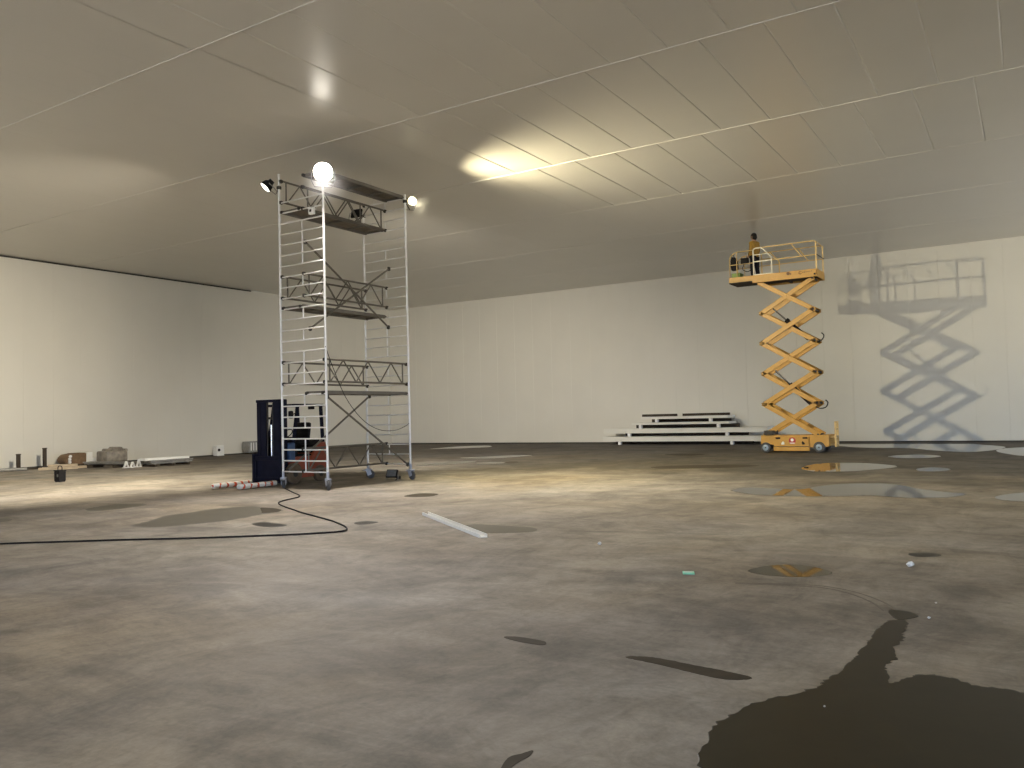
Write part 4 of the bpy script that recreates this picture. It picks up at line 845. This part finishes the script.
# ------------------------------------------------------------------ scatter volumes added for a lens-glow haze hanging round the lit lamps
def halo(c, r, dens, label):
    m = bpy.data.materials.new('lens_glow'); m.use_nodes = True; nt = m.node_tree; nt.nodes.remove(nt.nodes['Principled BSDF'])
    N = nt.nodes.new; L = nt.links.new
    tc = N('ShaderNodeTexCoord'); ln = N('ShaderNodeVectorMath'); ln.operation = 'LENGTH'; L(tc.outputs['Object'], ln.inputs[0])
    mr = N('ShaderNodeMapRange'); mr.interpolation_type = 'SMOOTHSTEP'; L(ln.outputs['Value'], mr.inputs['Value'])
    mr.inputs['From Min'].default_value = 0.0; mr.inputs['From Max'].default_value = 1.0; mr.inputs['To Min'].default_value = dens; mr.inputs['To Max'].default_value = 0.0
    vs = N('ShaderNodeVolumeScatter'); vs.inputs['Anisotropy'].default_value = 0.3; L(mr.outputs['Result'], vs.inputs['Density'])
    L(vs.outputs['Volume'], nt.nodes['Material Output'].inputs['Volume'])
    M['halo_' + label] = m
    t = bmesh.new(); bmesh.ops.create_icosphere(t, subdivisions=3, radius=1.0); me = bpy.data.meshes.new('lens_glow'); t.to_mesh(me); t.free()
    me.materials.append(m); o = bpy.data.objects.new('lens_glow', me); COL.objects.link(o); o.location = c; o.scale = r
    return tag(o, label, 'halo', None, 'stuff')
halo((-13.70, 13.68, 7.46), (1.3, 1.3, 0.97), 0.022, 'added bright haze round the big white lamp on the scaffold')
halo((-13.95, 17.26, 7.55), (0.7, 0.7, 0.7), 0.004, 'added yellow haze round the smaller lamp on the scaffold')

# ------------------------------------------------------------------ daylight and render look
w = bpy.data.worlds.new('daylight'); sc.world = w; w.use_nodes = True
nt = w.node_tree; bg = nt.nodes['Background']
# overcast sky above; below the horizon, brightness added to light the ceiling
tc = nt.nodes.new('ShaderNodeTexCoord'); sp = nt.nodes.new('ShaderNodeSeparateXYZ'); nt.links.new(tc.outputs['Generated'], sp.inputs[0])
rp = nt.nodes.new('ShaderNodeValToRGB'); nt.links.new(sp.outputs['Z'], rp.inputs['Fac'])
mr = nt.nodes.new('ShaderNodeMapRange'); nt.links.new(sp.outputs['Z'], mr.inputs['Value']); mr.inputs['From Min'].default_value = -0.06; mr.inputs['From Max'].default_value = 0.06
nt.links.new(mr.outputs['Result'], rp.inputs['Fac'])
rp.color_ramp.elements[0].color = (0.90, 0.90, 0.88, 1); rp.color_ramp.elements[1].color = (0.40, 0.55, 0.80, 1)
nt.links.new(rp.outputs['Color'], bg.inputs['Color']); bg.inputs['Strength'].default_value = 8.0
def portal(name, loc, rot, sx, sy):
    l = bpy.data.lights.new(name, 'AREA'); l.shape = 'RECTANGLE'; l.size = sx; l.size_y = sy; l.cycles.is_portal = True
    o = bpy.data.objects.new(name, l); COL.objects.link(o); o.location = loc; o.rotation_euler = rot
portal('gate_portal', ((GX0 + GX1) / 2, YE - 0.05, GH / 2), (pi / 2, 0, pi), GX1 - GX0, GH)
portal('door_portal', (XE + 0.05, (DY0 + DY1) / 2, DH / 2), (pi / 2, 0, pi / 2), DY1 - DY0, DH)
sc.view_settings.view_transform = 'Standard'; sc.view_settings.look = 'None'; sc.view_settings.gamma = 1; sc.view_settings.use_curve_mapping = False
sc.view_settings.exposure = 0.22
sc.cycles.use_denoising = True
sc.cycles.max_bounces = 10; sc.cycles.diffuse_bounces = 6
